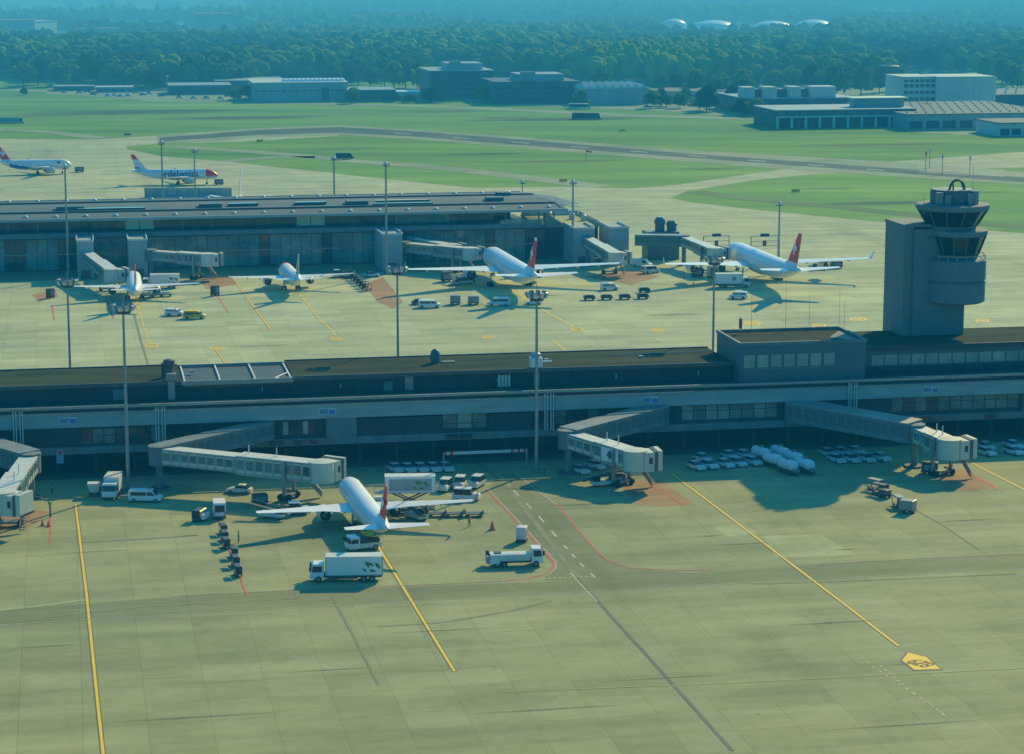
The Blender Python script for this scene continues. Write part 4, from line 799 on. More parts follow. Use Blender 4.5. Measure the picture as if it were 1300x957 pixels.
# ---- near apron
box_truck('white box truck with green leaf print, parked on the near apron', A_(440, 736), R(3+180), leaf=1)
tanker('white tank truck with low tank and square cab on the near apron', A_(653, 717), R(7))
container('white boxy power unit standing on the red line near the tank truck', A_(662.5, 687), R(80), s=(1.9, 1.5, 1.9))
t = thing('pushback_truck', 'white truck with raised boom just behind the tail of the front jet', 'truck', A_(461, 697), R(205))
cab_unit(t, .9, 2.6, 2.3, .5, 2.3, 'white'); MB().box(-2.6, .9, -1.1, 1.1, .5, 1.2).build('flatbed', M['offwhite'], t); MB().box(-2.4, .6, -.9, .9, 1.2, 1.8).build('equipment', M['dark'], t)
MB().tube((-2.2, 0, 1.6), (.3, .3, 2.9), .2).build('boom', M['yellow'], t); MB().obox((-.9, .2, 2.5), (1.1, .7, .8)).build('basket', M['green'], t); wheels(t, (1.7, -1.6), 2.2, .45, .3)
van('white minibus with dark rear window parked next to the yellow loaded cart', A_(278, 654), R(100), L=5.6, Hh=2.7, group='vans on the near apron')
van('white high roofed van standing beside the tall mast foot near the pier', A_(185, 636), R(-2), L=5.5, Hh=2.1, W=1.95, glazed=True, beacon=True, group='vans on the near apron')
box_truck('pale truck seen head on in the shade under the near pier', A_(143, 629), R(-90), L=7, Hb=3.4)
t = thing('hopper_trailer', 'pale hopper trailer with tapered bin under the near pier left of the truck', 'trailer', A_(120, 629), R(5))
MB().fru(-.6, .6, -.5, .5, .7, -1.1, 1.1, -.9, .9, 2.3).build('hopper', M['white'], t); MB().box(-.9, .9, -.7, .7, .45, .6).build('frame', M['dgrey'], t); wheels(t, (-.5, .5), 1.4, .28)
car('pale car beneath the long cream jet bridge', A_(304, 625), R(170), body='offwhite')
t = bag_cart('open cart loaded with yellow and white gear next to the minibus', A_(253, 660), R(75), top='dgrey', load='yelveh'); MB().box(-1.2, 1.2, -1.35, -.85, .5, 1.3).build('load', M['white'], t)
GD = 'dark carts lined up on the red line'
for i, (px, py, lb) in enumerate([(283.5, 677, 'dark baggage cart at the far end of the upper group on the red line'), (285, 686, 'dark baggage cart in the middle of the upper group on the red line'), (287, 695, 'dark baggage cart nearest the camera in the upper group on the red line'),
                                  (297, 707, 'dark baggage cart at the far end of the lower group on the red line'), (299, 718, 'dark baggage cart in the middle of the lower group on the red line'), (302, 730, 'dark baggage cart nearest the camera in the lower group on the red line')]):
    t = bag_cart(lb, A_(px, py), R(105), GD, 'dgrey'); t.scale = (.8, .72, .85)
box_truck('white catering truck with raised picture panelled box on scissor legs', A_(512, 651), R(183), L=10.4, Hb=3.7, lift=2.6, panel=True)
for i, (px, py, lb) in enumerate([(565, 622, 'white tow tractor leftmost of three behind the right wing of the front jet'), (584, 619, 'white tow tractor between two others behind the right wing'), (605, 618, 'white tow tractor rightmost of three, beside the red line head')]):
    tug(lb, A_(px, py), R([255, 262, 250][i]), 'offwhite', L=4.0, group='tow tractors behind the right wing')
tug('low white tractor with flat hood at the right wingtip of the front jet', A_(592, 634), R(-10), 'white', L=4.6)
for px, py, lb in [(555, 655, 'empty dolly nearest the engine in the row under the right wing'), (577, 655, 'middle empty dolly of the row under the right wing'), (602, 655, 'empty dolly at the right end of the row under the right wing')]: dolly(lb, A_(px, py), R(8), 'dollies under the right wing')
loader('dark belt loader under the left wing of the front jet', A_(345, 657), R(160), up=1.2); tug('white tractor under the left wing of the front jet', A_(378, 652), R(10), 'white', cabin=True, L=3.6)
loader('dark belt loader beside the right engine of the front jet', A_(528, 658), R(130), up=1.3, L=6)
container('dark cabinet cart below the bogie of the long cream jet bridge', A_(330, 640), R(20), 'dgrey', (2.4, 1.7, 1.3))
loader('belt loader with long sloping conveyor beneath the middle jet bridge', A_(766, 616), R(20), up=1.6, L=8)
container('dark wheeled unit beside the sloping belt loader', A_(783, 614), R(10), 'dark', (2.6, 1.8, 1.3))
container('dark compressor cart on the edge of the tower shadow', A_(1180, 601), R(-10), 'dark', (2.8, 1.9, 1.6))
def cone(label, p, s=.5):
    t = thing('traffic_cone', label, 'traffic cone', p); MB().box(-.35*s/.5, .35*s/.5, -.35*s/.5, .35*s/.5, 0, .08).build('base', M['black'], t); MB().lathe([(.28*s/.5, .08), (.05, 1.0*s/.5)], 12).build('cone', M['orange'], t, 60)
cone('red cone standing alone right of the front jet tail', A_(625, 672), .75)
cone('red cone left of its twin by the red line at the left edge', A_(54, 667), .55); cone('red cone close to the red line post at the left edge', A_(61.5, 668), .5)
t = thing('marshalling_post', 'dark post with lamp at the head of the red line at left edge', 'post', A_(64, 656)); MB().tube((0, 0, 0), (0, 0, 2.1), .13).build('post', M['dark'], t); MB().lathe([(.3, 2.1), (.35, 2.3), (.3, 2.6), (.05, 2.7)], 10).build('lamp', M['green'], t)
GR = 'carts right of the tower shadow'
bag_cart('small dark cart at the far left end of the carts right of the tower shadow', A_(1111, 621), R(130), GR); bag_cart('small dark cart second in line right of the tower shadow', A_(1117, 627), R(130), GR, 'dgrey'); container('low dark unit with wheels third in line right of the tower shadow', A_(1123, 631), R(130), 'dgrey', (1.8, 1.4, .9))
bag_cart('narrow cart beside the pale box on the red line at right', A_(1141, 643), R(100), GR); container('pale topped dark box unit nearest the camera on the red line at right', A_(1152, 650), R(150), 'grey', (2.4, 1.9, 1.6))
# ---- cars under the near pier
GC = 'silver cars parked under the near pier'
rows = [('left of the tank trailers', [(884, 595, 'front row, leftmost'), (900, 593.5, 'front row, second from left'), (920, 592, 'front row, third from left'), (937, 590.5, 'front row, fourth from left'), (956, 589, 'front row, rightmost'), (892, 585, 'back row, leftmost'), (926, 581.5, 'back row, middle'), (945, 580.5, 'back row, rightmost')]),
        ('right of the tank trailers', [(1062, 586, 'front row, leftmost'), (1081, 585.5, 'front row, second from left'), (1100, 585, 'front row, third from left'), (1119, 584, 'front row, rightmost'), (1051, 578, 'back row, leftmost'), (1068, 577, 'back row, middle'), (1087, 576, 'back row, rightmost')]),
        ('right of the lit jet bridge', [(1252, 577, 'left pair, nearer'), (1252, 570, 'left pair, farther'), (1287, 576, 'right pair, nearer'), (1287, 568, 'right pair, farther')])]
proto = None
for nm, cs in rows:
    for px, py, lb in cs:
        L_ = 'silver car %s of the cars %s' % (lb, nm)
        rz = R(-62+rng.uniform(-4, 4))
        if proto is None: proto = car(L_, A_(px, py), rz, 'offwhite', GC)
        else: dup(proto, L_, A_(px, py), rz)
dup(proto, 'silver car in the shade under the middle jet bridge, nearer the column', A_(737, 600), R(-60)); dup(proto, 'silver car in the shade under the middle jet bridge, behind its twin', A_(756, 594), R(-55))
GT = 'white tank trailers under the tower'
for i, (px, py, lb) in enumerate([(981, 592, 'white tank trailer leftmost in the front of the cluster'), (1000, 600, 'white tank trailer nearest the camera, front middle of the cluster'), (1021, 599, 'white tank trailer at the right front of the cluster'), (1007, 590, 'white tank trailer second row right of the cluster'), (990, 583, 'white tank trailer farthest back of the cluster'), (966, 584, 'small white tank trailer at the left rear of the cluster')]):
    tank_trailer(lb, A_(px, py), R(-60), GT)
for i, px in enumerate((518, 534, 550, 566, 502)):
    dup(proto, ['dim car leftmost but one in the dark row under the pier behind the catering truck', 'dim car in the middle of the dark row behind the catering truck', 'dim car fourth in the dark row behind the catering truck', 'dim car rightmost in the dark row behind the catering truck', 'dim car leftmost in the dark row behind the catering truck'][i], A_(px, 598-i*.4 if i < 4 else 598), R(-65), 'dim cars in the dark row under the pier')
t = thing('height_barrier', 'red and white striped barrier beam hanging across the road under the pier', 'barrier', at(616, 596), TH)
MB().box(-7.5, 7.5, -.12, .12, 3.0, 3.5).build('beam', M['offwhite'], t)
for x in (-7.2, -6.0, 4.8, 6.0, 7.0): MB().box(x-.25, x+.25, -.14, .14, 2.98, 3.52).build('stripe', M['red'], t)
for x in (-7.4, 7.4): MB().box(x-.15, x+.15, -.15, .15, 0, 3.0).build('post', M['grey'], t)
t = thing('signal_light', 'small red lit signal on the dark wall under the near pier', 'signal', fr(OA, -79.6, -.2), TH, z=3.0); MB().box(-.6, .6, -.15, .15, -.5, 1.9).build('housing', M['ltblue'], t); MB().poly([(-.5, -.18, 1.7), (.5, -.18, 1.7), (0, -.18, .7)]).build('red_triangle', M['red'], t)
# ---- far apron vehicles
van('white service car with light bar near the yellow van on the far apron', A_(222, 401), R(-10), L=4.6, Hh=1.75, W=1.9, beacon=True, glazed=True)
van('yellow van with pale roof on the far apron', A_(247, 405), R(2), 'yelveh', L=5.4, Hh=2.0, glazed=True, roofmat='yellow')
GV = 'vans lined up on the far apron'
car('dark car behind the leftmost van of the far apron row', A_(533, 387), R(5), 'dgrey')
van('white van at the left end of the row on the far apron', A_(545, 391), R(4), L=5.6, Hh=2.0, glazed=True, group=GV); container('grey container cart left of its twin in the far apron row', A_(578, 387), R(5), 'steel', (2.6, 2.0, 1.9)); container('grey container cart right of its twin in the far apron row', A_(601, 387), R(5), 'steel', (2.8, 2.0, 1.7))
van('white van in the middle of the far apron row, in the tail shadow', A_(633, 388.5), R(184), L=5.6, Hh=2.1, glazed=True, group=GV); car('white estate car right end of the far apron row behind a mast', A_(677, 387), R(185), 'white', estate=True, Hh=1.6)
van('white and dark people carrier alone on the far apron, right of the row', A_(774, 368.5), R(6), L=4.8, Hh=1.9, glazed=True)
for i, px in enumerate((748, 770, 793, 816)): dolly(['empty dark dolly leftmost of four in a row on the far apron', 'empty dark dolly second from left of four on the far apron', 'empty dark dolly third from left of four on the far apron', 'empty dark dolly rightmost of four on the far apron'][i], A_(px, 381.5-i*.6), R(8), 'four empty dollies in a row on the far apron', 'dark')
van('white minibus at the left of the four engine jet', A_(826, 347), R(30), L=5.2, Hh=2.2, glazed=True); van('white van beside the terminal stub right of the far pier', A_(815, 339), R(-25), L=5.6, Hh=2.3)
box_truck('white box truck with round emblem on its side beside the four engine jet', A_(930, 365), R(3), L=9.4, emblem=True)
van('white compact van with dark windows in front of the emblem truck', A_(937, 379.5), R(175), L=4.6, Hh=1.85, glazed=True)
box_truck('white truck with green leaf print behind the leftmost jet at the far pier', A_(204, 366), R(184), L=10, leaf=1)
loader('belt loader under the left wing of the wide body jet', A_(577, 362), R(100), up=1.5); tug('white tractor beside the engine of the wide body jet', A_(590, 361), R(20), 'white', L=4.2); container('dark loader unit under the left wing of the wide body jet', A_(567, 358), R(10), 'dark', (3, 2.2, 2.2)); container('pale cargo unit by the left engine of the wide body jet', A_(597, 358), R(10), 'offwhite', (2.6, 2, 2))
GK = 'dark chain of carts near the far pier'
for k in range(6): bag_cart(['dark cart at the pier end of the cart chain on the far apron', 'dark cart second in the cart chain on the far apron', 'dark cart third in the cart chain on the far apron', 'dark cart fourth in the cart chain on the far apron', 'dark cart fifth in the cart chain on the far apron', 'dark cart nearest the camera in the cart chain on the far apron'][k], A_(447+k*3.7, 353+k*3.3), R(-50), GK, 'dark')
car('pale car before the far pier right of the cart chain', A_(472, 352), R(8), 'offwhite'); tug('white tractor at the right wingtip of the red nosed jet', A_(430, 352), R(5), 'white'); loader('dark loader at the right wing of the red nosed jet', A_(438, 352.5), R(5), up=.8, L=5)
container('dark steps unit standing left of the red nosed jet', A_(273, 376), R(60), 'dark', (2, 1.6, 2.2)); container('dark cart at the far left of the far apron beside a red line', A_(64, 379), R(60), 'dark', (1.8, 1.5, 2.0))
dolly('loaded dolly leftmost behind the jet at the left of the far pier', A_(186, 378), R(6), 'loaded dollies behind a jet', 'offwhite'); dolly('loaded dolly middle behind the jet at the left of the far pier', A_(199, 377.5), R(6), 'loaded dollies behind a jet', 'ltblue'); dolly('loaded dolly rightmost behind the jet at the left of the far pier', A_(211, 377), R(6), 'loaded dollies behind a jet', 'offwhite')
loader('dark belt loader beneath the right wing of the four engine jet', A_(1040, 343), R(10), up=1.0); container('dark unit beneath the right wing of the four engine jet', A_(1062, 341), R(10), 'dark', (3, 2, 1.5)); container('pale unit beneath the left wing of the four engine jet', A_(905, 353), R(10), 'offwhite', (3, 2.2, 2.6)); container('dark unit beneath the left wing of the four engine jet', A_(885, 352), R(10), 'dark', (3, 2.2, 2.0))
dolly('dark dolly left of the four engine jet shadow', A_(815, 381) if False else A_(818, 372), R(8), None, 'dark')
container('dark tug before the nose of the airliner at the left edge', A_(101, 219), R(8), 'dark', (3.6, 2.2, 1.6)); container('dark tug before the nose of the jet with the blue name', A_(278, 235), R(8), 'dark', (3.4, 2.2, 1.6))

# ---- a few ground staff in hi-vis jackets
def person(label, p, rz, vest='green'):
    t = thing('person', label, 'person', p, rz, 'ground staff in bright jackets')
    def body(nm, V, E, rad, m, par):
        me = bpy.data.meshes.new(nm); me.from_pydata(V, E, []); o = bpy.data.objects.new(nm, me); C.objects.link(o)
        sk = o.modifiers.new('skin', 'SKIN'); sk.use_smooth_shade = True
        for i, r in enumerate(rad): me.skin_vertices[0].data[i].radius = (r, r*.85)
        me.skin_vertices[0].data[0].use_root = True; sb = o.modifiers.new('sub', 'SUBSURF'); sb.levels = 1; sb.render_levels = 1
        bpy.context.view_layer.update(); m2 = bpy.data.meshes.new_from_object(o.evaluated_get(bpy.context.evaluated_depsgraph_get())); bpy.data.objects.remove(o)
        m2.materials.clear(); m2.materials.append(m); o = bpy.data.objects.new(nm, m2); C.objects.link(o); o.parent = par; return o
    V = [(0, 0, .95), (0, 0, 1.2), (0, 0, 1.42), (.01, 0, 1.52), (.02, 0, 1.66), (.01, 0, 1.78), (0, .19, 1.4), (.02, .24, 1.12), (.12, .24, .9), (0, -.19, 1.4), (-.02, -.25, 1.12), (.05, -.26, .88), (.01, .1, .9), (.1, .11, .5), (.04, .11, .09), (.16, .11, .04), (-.01, -.1, .9), (-.04, -.11, .5), (-.14, -.11, .09), (-.02, -.11, .04)]
    E = [(0, 1), (1, 2), (2, 3), (3, 4), (4, 5), (2, 6), (6, 7), (7, 8), (2, 9), (9, 10), (10, 11), (0, 12), (12, 13), (13, 14), (14, 15), (0, 16), (16, 17), (17, 18), (18, 19)]
    body('body', V, E, [.15, .14, .15, .06, .105, .085, .075, .055, .04, .075, .055, .04, .095, .07, .05, .045, .095, .07, .05, .045], M['dark'], t)
    body('jacket', [(0, 0, .92), (0, 0, 1.2), (0, 0, 1.44), (0, .2, 1.41), (.02, .25, 1.13), (0, -.2, 1.41), (-.02, -.26, 1.13)], [(0, 1), (1, 2), (2, 3), (3, 4), (2, 5), (5, 6)], [.19, .18, .175, .1, .075, .1, .075], M[vest], t)
    MB().lathe([(.11, 1.66), (.125, 1.74), (.1, 1.84), (.03, 1.88)], 10, (.01, 0, 0)).build('cap', M['navy'], t, 60)
person('worker in green jacket beside the tall mast foot near the middle jet bridge', at(691, 601), R(200)); person('worker in green jacket under the near pier at far left', at(66, 627), R(260))
person('worker in orange jacket by the red cone behind the front jet', at(596, 668), R(150), 'orange'); person('worker in green jacket walking on the shadow edge of the front jet wing', at(303, 688), R(20)); person('worker in orange jacket in front of the emblem truck', at(868, 357), R(90), 'orange'); person('worker in dark green standing left of the emblem truck', at(880, 367), R(40))
# ------------------------------------------------------------------ far pier
pb = thing('terminal_pier', 'long far pier with overhanging metal roof and teal glass front, jets nosed in before it', 'terminal', OB, TH)
BX = -190.; E0, E1 = 21., 66.
tag(MB().poly([fr(OB, BX, 3), fr(OB, 33, 3), fr(OB, 33, 60), fr(OB, BX, 60)], .03).build('pier_pavement', M['road']), kind='structure')
MB().box(BX, 12, 23, 60, 0, 9.4).build('wall', M['wall'], pb)
MB().box(12, 30.5, 24, 52, 0, 9.3).build('wall', M['wall'], pb)
w = 3.0; k = 0
x = BX+.3
while x < 11.5:
    o = MB().box(x, x+w-.16, 22.78, 22.98, .4, 4.6).box(x, x+w-.16, 22.78, 22.98, 4.95, 9.1).build('facade_window', M[rng.choice(['glassb', 'glassb', 'glass', 'glassb'])], pb); x += w
MB().box(BX, 12, 22.55, 22.98, 4.62, 4.93).build('facade_rail', M['steel'], pb)
MB().box(BX, 13, 20.6, 24.5, 9.62, 10.9).build('terrace_band', M['concd'], pb); MB().box(BX, 13, 21, 24, 9.42, 9.6).build('terrace_soffit', M['soffit'], pb)
MB().box(13.0, 31, 23.6, 52.5, 9.3, 9.75).build('terrace_floor', M['slab'], pb)
MB().box(BX, 0.5, 27, 60, 10.9, 14.6).build('upper_wall', M['wall'], pb)
x = BX+.3; k = 0
while x < 0:
    MB().box(x, x+3.9, 26.85, 26.98, 11.0, 14.5).build('upper_window', M['farcream' if k in (20, 21, 32, 33) else ('glassb' if k in (39, 40, 41, 42) else 'glass')], pb)  # cream panes painted for the sunlit apron seen through the glass
    if k % 2 == 0: MB().box(x-.2, x-.02, 26.6, 26.95, 10.9, 14.7).build('mullion', M['steel'], pb)
    x += 4.1; k += 1
# roof: slightly crowned metal sheet with ribs, edge beam, skylights, little domes
prf = [(E0, 15.0), (E0+6, 15.5), (E0+22, 16.3), (E1-5, 16.1), (E1, 15.7)]
bt = [(y, z-.55) for y, z in prf]
endx = lambda y: 20.5-(y-E0)*.12
mb = MB(); rl_ = prf+bt[::-1]
mb.loft([[(BX, y, z) for y, z in rl_], [(endx(y), y, z) for y, z in rl_]]); rf = mb.build('roof', M['roofb'], pb)
MB().box(BX, 20.6, E0-.5, E0-.003, 14.35, 15.1).build('roof_edge', M['roofe'], rf); MB().loft([[(BX, E1, 15.2), (BX, E1+.4, 15.2), (BX, E1+.4, 15.9), (BX, E1, 15.9)], [(endx(E1), E1, 15.2), (endx(E1), E1+.4, 15.2), (endx(E1), E1+.4, 15.9), (endx(E1), E1, 15.9)]]).build('roof_edge', M['roofe'], rf)
zr_ = lambda y: np.interp(y, [p[0] for p in prf], [p[1] for p in prf])
for y in (E0+10, E0+31): MB().box(BX, endx(y)-.5, y-.5, y+.5, zr_(y)+.02, zr_(y)+.45).build('roof_gutter', M['dgrey'], rf)
for y, ph in ((E0+3.5, 0.), (E1-6, 3.)):
    for k in range(25):
        x = BX+4+ph+k*8.4
        if x < endx(y)-2: MB().lathe([(.75, 0), (.7, .25), (.45, .5), (.05, .6)], 10, (x, y, zr_(y)-.02)).build('roof_dome', M['offwhite'], rf, 60)
for a, b, y, mm in [(-121, -102, E0+13, 'skyl'), (-77.5, -69, E0+17, 'skyl'), (-58, -49, E0+17, 'skyl'), (-35.5, -18, E0+12, 'skyl'), (-34, -18, E0+17.5, 'farwall')]:
    s_ = MB().box(a, b, y-1.1, y+1.1, zr_(y)-.1, zr_(y)+.7).build('skylight', M[mm], rf); MB().box(a-.2, b+.2, y-1.3, y-1.1, zr_(y)-.1, zr_(y)+.75).build('curb', M['dgrey'], s_)
for a, b, y in [(-127, -119, E0+16), (-86, -79.5, E0+16), (-43, -36.5, E0+16), (-.5, 4.5, E0+18), (5, 9, E0+31)]:
    MB().box(a, b, y-2, y+2, zr_(y)-.1, zr_(y)+1.0).build('roof_plant', M['towerd'], rf)
for k in range(6): MB().obox((17.5+k*1.35-.0, E0+22, 15.95-.1*k), (.22, 38-k*2.5, .3), R(7)).build('roof_slat', M['offwhite'], rf)
for y in (E0+3, E0+13, E0+23, E0+33): MB().loft([[(endx(y)-1, y-.15, 15.6), (endx(y)-1, y+.15, 15.6), (endx(y)-1, y+.15, 15.9), (endx(y)-1, y-.15, 15.9)], [(26-(y-E0)*.12, y-.12, 15.0), (26-(y-E0)*.12, y+.12, 15.0), (26-(y-E0)*.12, y+.12, 15.2), (26-(y-E0)*.12, y-.12, 15.2)]]).build('roof_arm', M['offwhite'], rf)
# open terrace at the end: columns, stair core, glass balustrade
for x in (3, 8, 13, 17.5): MB().tube((x, 26, 10.9 if x < 13 else 9.75), (x, 26, 15), .25).build('column', M['steel'], pb)
MB().box(2.5, 6, 34, 40, 10.9, 14.4).build('terrace_kiosk', M['glassb'], pb); MB().box(.5, 13, 20.7, 20.78, 10.9, 12.1).build('balustrade', M['glassb'], pb)
gb = MB().box(30.7, 30.78, 23.8, 52, 9.75, 11.0).box(13.2, 30.6, 52.2, 52.28, 9.75, 11.0).build('balustrade', M['skyl'], pb)
st = MB()
for k in range(12): st.box(14.5+k*.5, 15.0+k*.5, 24, 27, 9.75, 13.4-k*.3)
st.build('terrace_stair', M['grey'], pb)
for x, y in ((26, 40), (28.5, 35), (20, 45)): MB().lathe([(.9, 0), (.9, 1.6), (.4, 2.0)], 12, (x, y, 9.75)).build('roof_vent', M['offwhite'], pb)
# figures standing on the terrace edge would be a pixel; only the pylons and bridges follow
for i, (lx, wd, lb) in enumerate([(-119.4, 4.6, 'concrete stair block at the left of the far pier, above the leftmost jet'), (-105, 5.2, 'concrete stair block at the far pier right of the leftmost jet bridge'), (-33.6, 5.8, 'concrete stair block at the far pier left of the wide body jet'), (23.0, 6.2, 'concrete stair block near the end of the far pier, left of the last block'), (33.5, 5.6, 'concrete stair block at the outer end of the far pier')]):
    t = thing('stair_block', lb, 'stair block', fr(OB, lx, 5 if i < 3 else 9), TH, 'concrete stair blocks along the far pier')
    dp = 17.5 if i < 3 else 14.5
    MB().box(-wd/2, wd/2, 0, dp, 0, 10.3).build('wall', M['conc'], t); mb = MB()
    for s in (-1, 1): mb.box(s*wd/2-.15, s*wd/2+.15, -.05, dp, 10.3, 10.9)
    mb.box(-wd/2+.15, wd/2-.15, -.05, .2, 10.3, 10.8); mb.build('coping', M['offwhite'], t)
    MB().box(-wd*.3, wd*.3, -.03, .0, .1, 2.4).build('door', M['dgrey'], t)
    if i in (0, 2):
        for s in (-1, 1): MB().tube((s*wd*.45, 1, 10.9), (s*wd*.45, 1, 12.6), .12).build('post', M['steel'], t)
GB = 'jet bridges on the far pier'
jet_bridge('jet bridge of the leftmost jet at the far pier', (111, 353), (143, 374), 4.6, 3.6, GB, cabdir=R(30), boom=False)
jet_bridge('horizontal grey jet bridge at an empty stand behind the leaf printed truck', (192, 352), (264, 355), 4.6, 4.0, GB, cabdir=R(10), boom=False, mats=('offwhite', 'conc'))
jet_bridge('jet bridge docked to the wide body jet at the far pier', (514, 341), (596, 348), 4.6, 4.2, GB, cabdir=R(30), boom=False, mats=('offwhite', 'conc'))
jet_bridge('second slim jet bridge behind the one docked to the wide body jet', (520, 336), (572, 343), 5.0, 4.2, GB, cabdir=R(30), boom=False, mats=('offwhite', 'conc'))
jet_bridge('jet bridge between the last two stair blocks of the far pier', (745, 336), (781, 351), 5.2, 3.6, GB, cabdir=R(20), boom=False)
jet_bridge('jet bridge docked to the four engine jet', (868, 337), (906, 349), 5.6, 4.4, GB, cabdir=R(30), boom=False, walk=[(at(806, 336), 5.6, 3.0, 3.0)])
t = thing('ventilation_house', 'small plant house with two big cylindrical vents beyond the end of the far pier', 'building', at(822, 331), TH)
MB().box(0, 9.6, 0, 7, 0, 8.2).build('wall', M['towerd'], t)
for x, h in ((4.4, 3.9), (8.0, 2.8)):
    v = MB().lathe([(1.45, 8.2), (1.45, 8.2+h*.55), (1.7, 8.2+h*.6), (1.7, 8.2+h*.8), (1.2, 8.2+h)], 16, (x, 3, 0)).build('vent_drum', M['towerd'], t, 40); MB().lathe([(1.25, 0), (1.0, .35), (.05, .4)], 16, (x, 3, 8.2+h)).build('cap', M['steel'], v)
# ------------------------------------------------------------------ light masts
def mast(label, base, top_px, group, head='ring', r=.34, hh=None):
    X, Y = at(*base)
    d = None
    # height where the sight line through top_px passes the mast
    v = -(top_px[1]-CY)/F; dy, dz = cp+v*sp, -sp+v*cp; h = H+dz*(Y/dy)
    t = thing('light_mast', label, 'light mast', (X, Y), TH, group)
    MB().tube((0, 0, 0), (0, 0, h-.4), r, r*.55, 12).build('pole', M['steel'], t, 40); MB().lathe([(r*2.2, 0), (r*2, .5), (r, .6)], 12).build('foot', M['concd'], t)
    if head == 'ring':
        MB().lathe([(1.2, h-1.9), (1.25, h-1.7), (1.25, h-1.3), (.3, h-1.2)], 14).build('platform', M['dgrey'], t)
        for k in range(10):
            a = 2*math.pi*k/10
            lb_ = MB().obox((1.75*math.cos(a), 1.75*math.sin(a), h-.9), (.35, .75, 1.0), a, .45).build('floodlight', M['grey'], t); MB().obox((1.95*math.cos(a), 1.95*math.sin(a), h-.98), (.05, .62, .8), a, .45).build('lens', M['lamp'], lb_)
        MB().tube((0, 0, h-1.2), (0, 0, h+.9), .06).build('lightning_rod', M['steel'], t)
    else:
        MB().box(-.9, .9, -.5, .5, h-1.0, h-.75).build('platform', M['dgrey'], t)
        for s in (-1, 1): MB().box(s*.7-.35, s*.7+.35, -.75, -.45, h-.75, h-.1).build('floodlight', M['offwhite'], t)
        MB().lathe([(.5, h-.4), (.55, h), (.2, h+.35)], 10).build('cap', M['offwhite'], t)
    return h
G1 = 'tall light masts of the airport'
hs_ = [mast('tall pale light mast at left, in front of the near pier by the parked van', (163, 622), (155, 384), G1), mast('tall pale light mast before the near pier beside the middle jet bridge', (681, 598), (680, 368), G1),
mast('dark light mast at far left, its head beside the leftmost jet wing', (92, 556), (80, 352), G1, r=.3), mast('dark light mast with head left of the wide body wing, rising behind the near pier', (506, 541), (500, 336), G1, r=.3), mast('dark light mast rising in front of the four engine jet', (904, 522), (906, 324), G1, r=.3)]
mast('slim mast with small head at the left stair block of the far pier', (87, 352), (83, 210), G1, 'small', .42); mast('slim mast with small head beside the stair block left of the wide body jet', (491, 349), (490, 207), G1, 'small', .42)
mast('slim mast with small head near the end of the far pier', (727, 334), (727, 230), G1, 'small', .42); mast('slim mast behind the fuselage of the four engine jet', (988, 345), (988, 257), G1, 'small', .4)
mast('slim mast behind the far pier, left of the jet with the blue name', (208, 300), (206, 180), G1, 'small', .42); mast('thin mast crossing the nose half of the jet with the blue name', (249, 296), (248, 190), G1, 'small', .34); mast('slim mast behind the middle of the far pier', (425, 298), (424, 200), G1, 'small', .42); mast('short dark mast behind the right part of the far pier roof', (663, 275), (663, 230), G1, 'small', .3)
# docking display gantries
for lb, px, wpx in (('docking display gantry left of the four engine jet nose', 909, 34), ('docking display gantry behind the fuselage of the four engine jet', 970, 36)):
    t = thing('display_gantry', lb, 'gantry', at(px, 337), TH, 'docking display gantries'); w2 = wpx/4.45/2
    for s in (-1, 1): MB().box(s*w2-.12, s*w2+.12, -.12, .12, 0, 8.6).build('post', M['steel'], t)
    for z in (8.5, 7.0, 5.6): MB().box(-w2, w2, -.09, .09, z-.1, z+.1).build('beam', M['steel'], t)
    MB().box(-1.3, 1.3, -.3, .0, 8.3, 9.2).build('display', M['navy'], t); MB().box(-.5, .5, -.25, .1, 5.6, 7.2).build('display', M['dgrey'], t)
t = thing('blast_fence', 'long low pale blue blast wall below the jet with the blue name', 'wall', at(184, 251), R(0)); MB().box(0, 32, 0, .8, 0, 3.5).build('panel', M['ltblue'] if False else M['fargrey'], t)
for k in range(9): MB().box(k*4-.1, k*4+.1, -.15, 0, 0, 3.6).build('post', M['grey'], t)
# ------------------------------------------------------------------ far airfield buildings
def sfac(y): return (y+61.3)*.984/H
def block(name, label, xl, xr, yb, yt, depth, wall='fargrey', roof='farroof', bands=(), rz=TH, cat='building', z0=0., nwin=8, winmat='glass', extra=None):
    s = sfac(yb); A = at(xl, yb); wd = (xr-xl)/s/math.cos(rz); h = (yb-yt)/s/.985-depth*0.
    t = thing(name, label, cat, A, rz)
    MB().box(0, wd, 0, depth, 0, h).build('wall', M[wall], t)
    MB().box(-.4, wd+.4, -.4, depth+.4, h, h+.5).build('roof', M[roof], t)
    for (a, b, mm) in bands:
        n = nwin; g = wd/n
        for k in range(n): MB().box(k*g+g*.12, (k+1)*g-g*.12, -.12, -.01, h*a, h*b).build('window', M[mm], t)
    if extra: extra(t, wd, h, depth)
    return t
def skydots(nx, ny, m='dome', sz=1.6):
    def f(t, wd, h, dp):
        for i in range(nx):
            for j in range(ny): MB().lathe([(sz, 0), (sz*.8, .6), (.1, .9)], 8, (wd*(i+.5)/nx, dp*(j+.5)/ny, h+.5)).build('skylight', M[m], t)
    return f
def ribs(n, m='steel', w=.5):
    def f(t, wd, h, dp):
        for k in range(n+1): MB().box(wd*k/n-w/2, wd*k/n+w/2, -.35, -.01, 0, h).build('rib', M[m], t)
    return f
def sawtooth(n):
    def f(t, wd, h, dp):
        for k in range(n): MB().xprof([(wd*k/n, h+.5), (wd*(k+1)/n-.2, h+.5), (wd*(k+.25)/n, h+2.6)], .5, dp-.5).build('sawtooth_roof', M['farwall'], t)
    return f
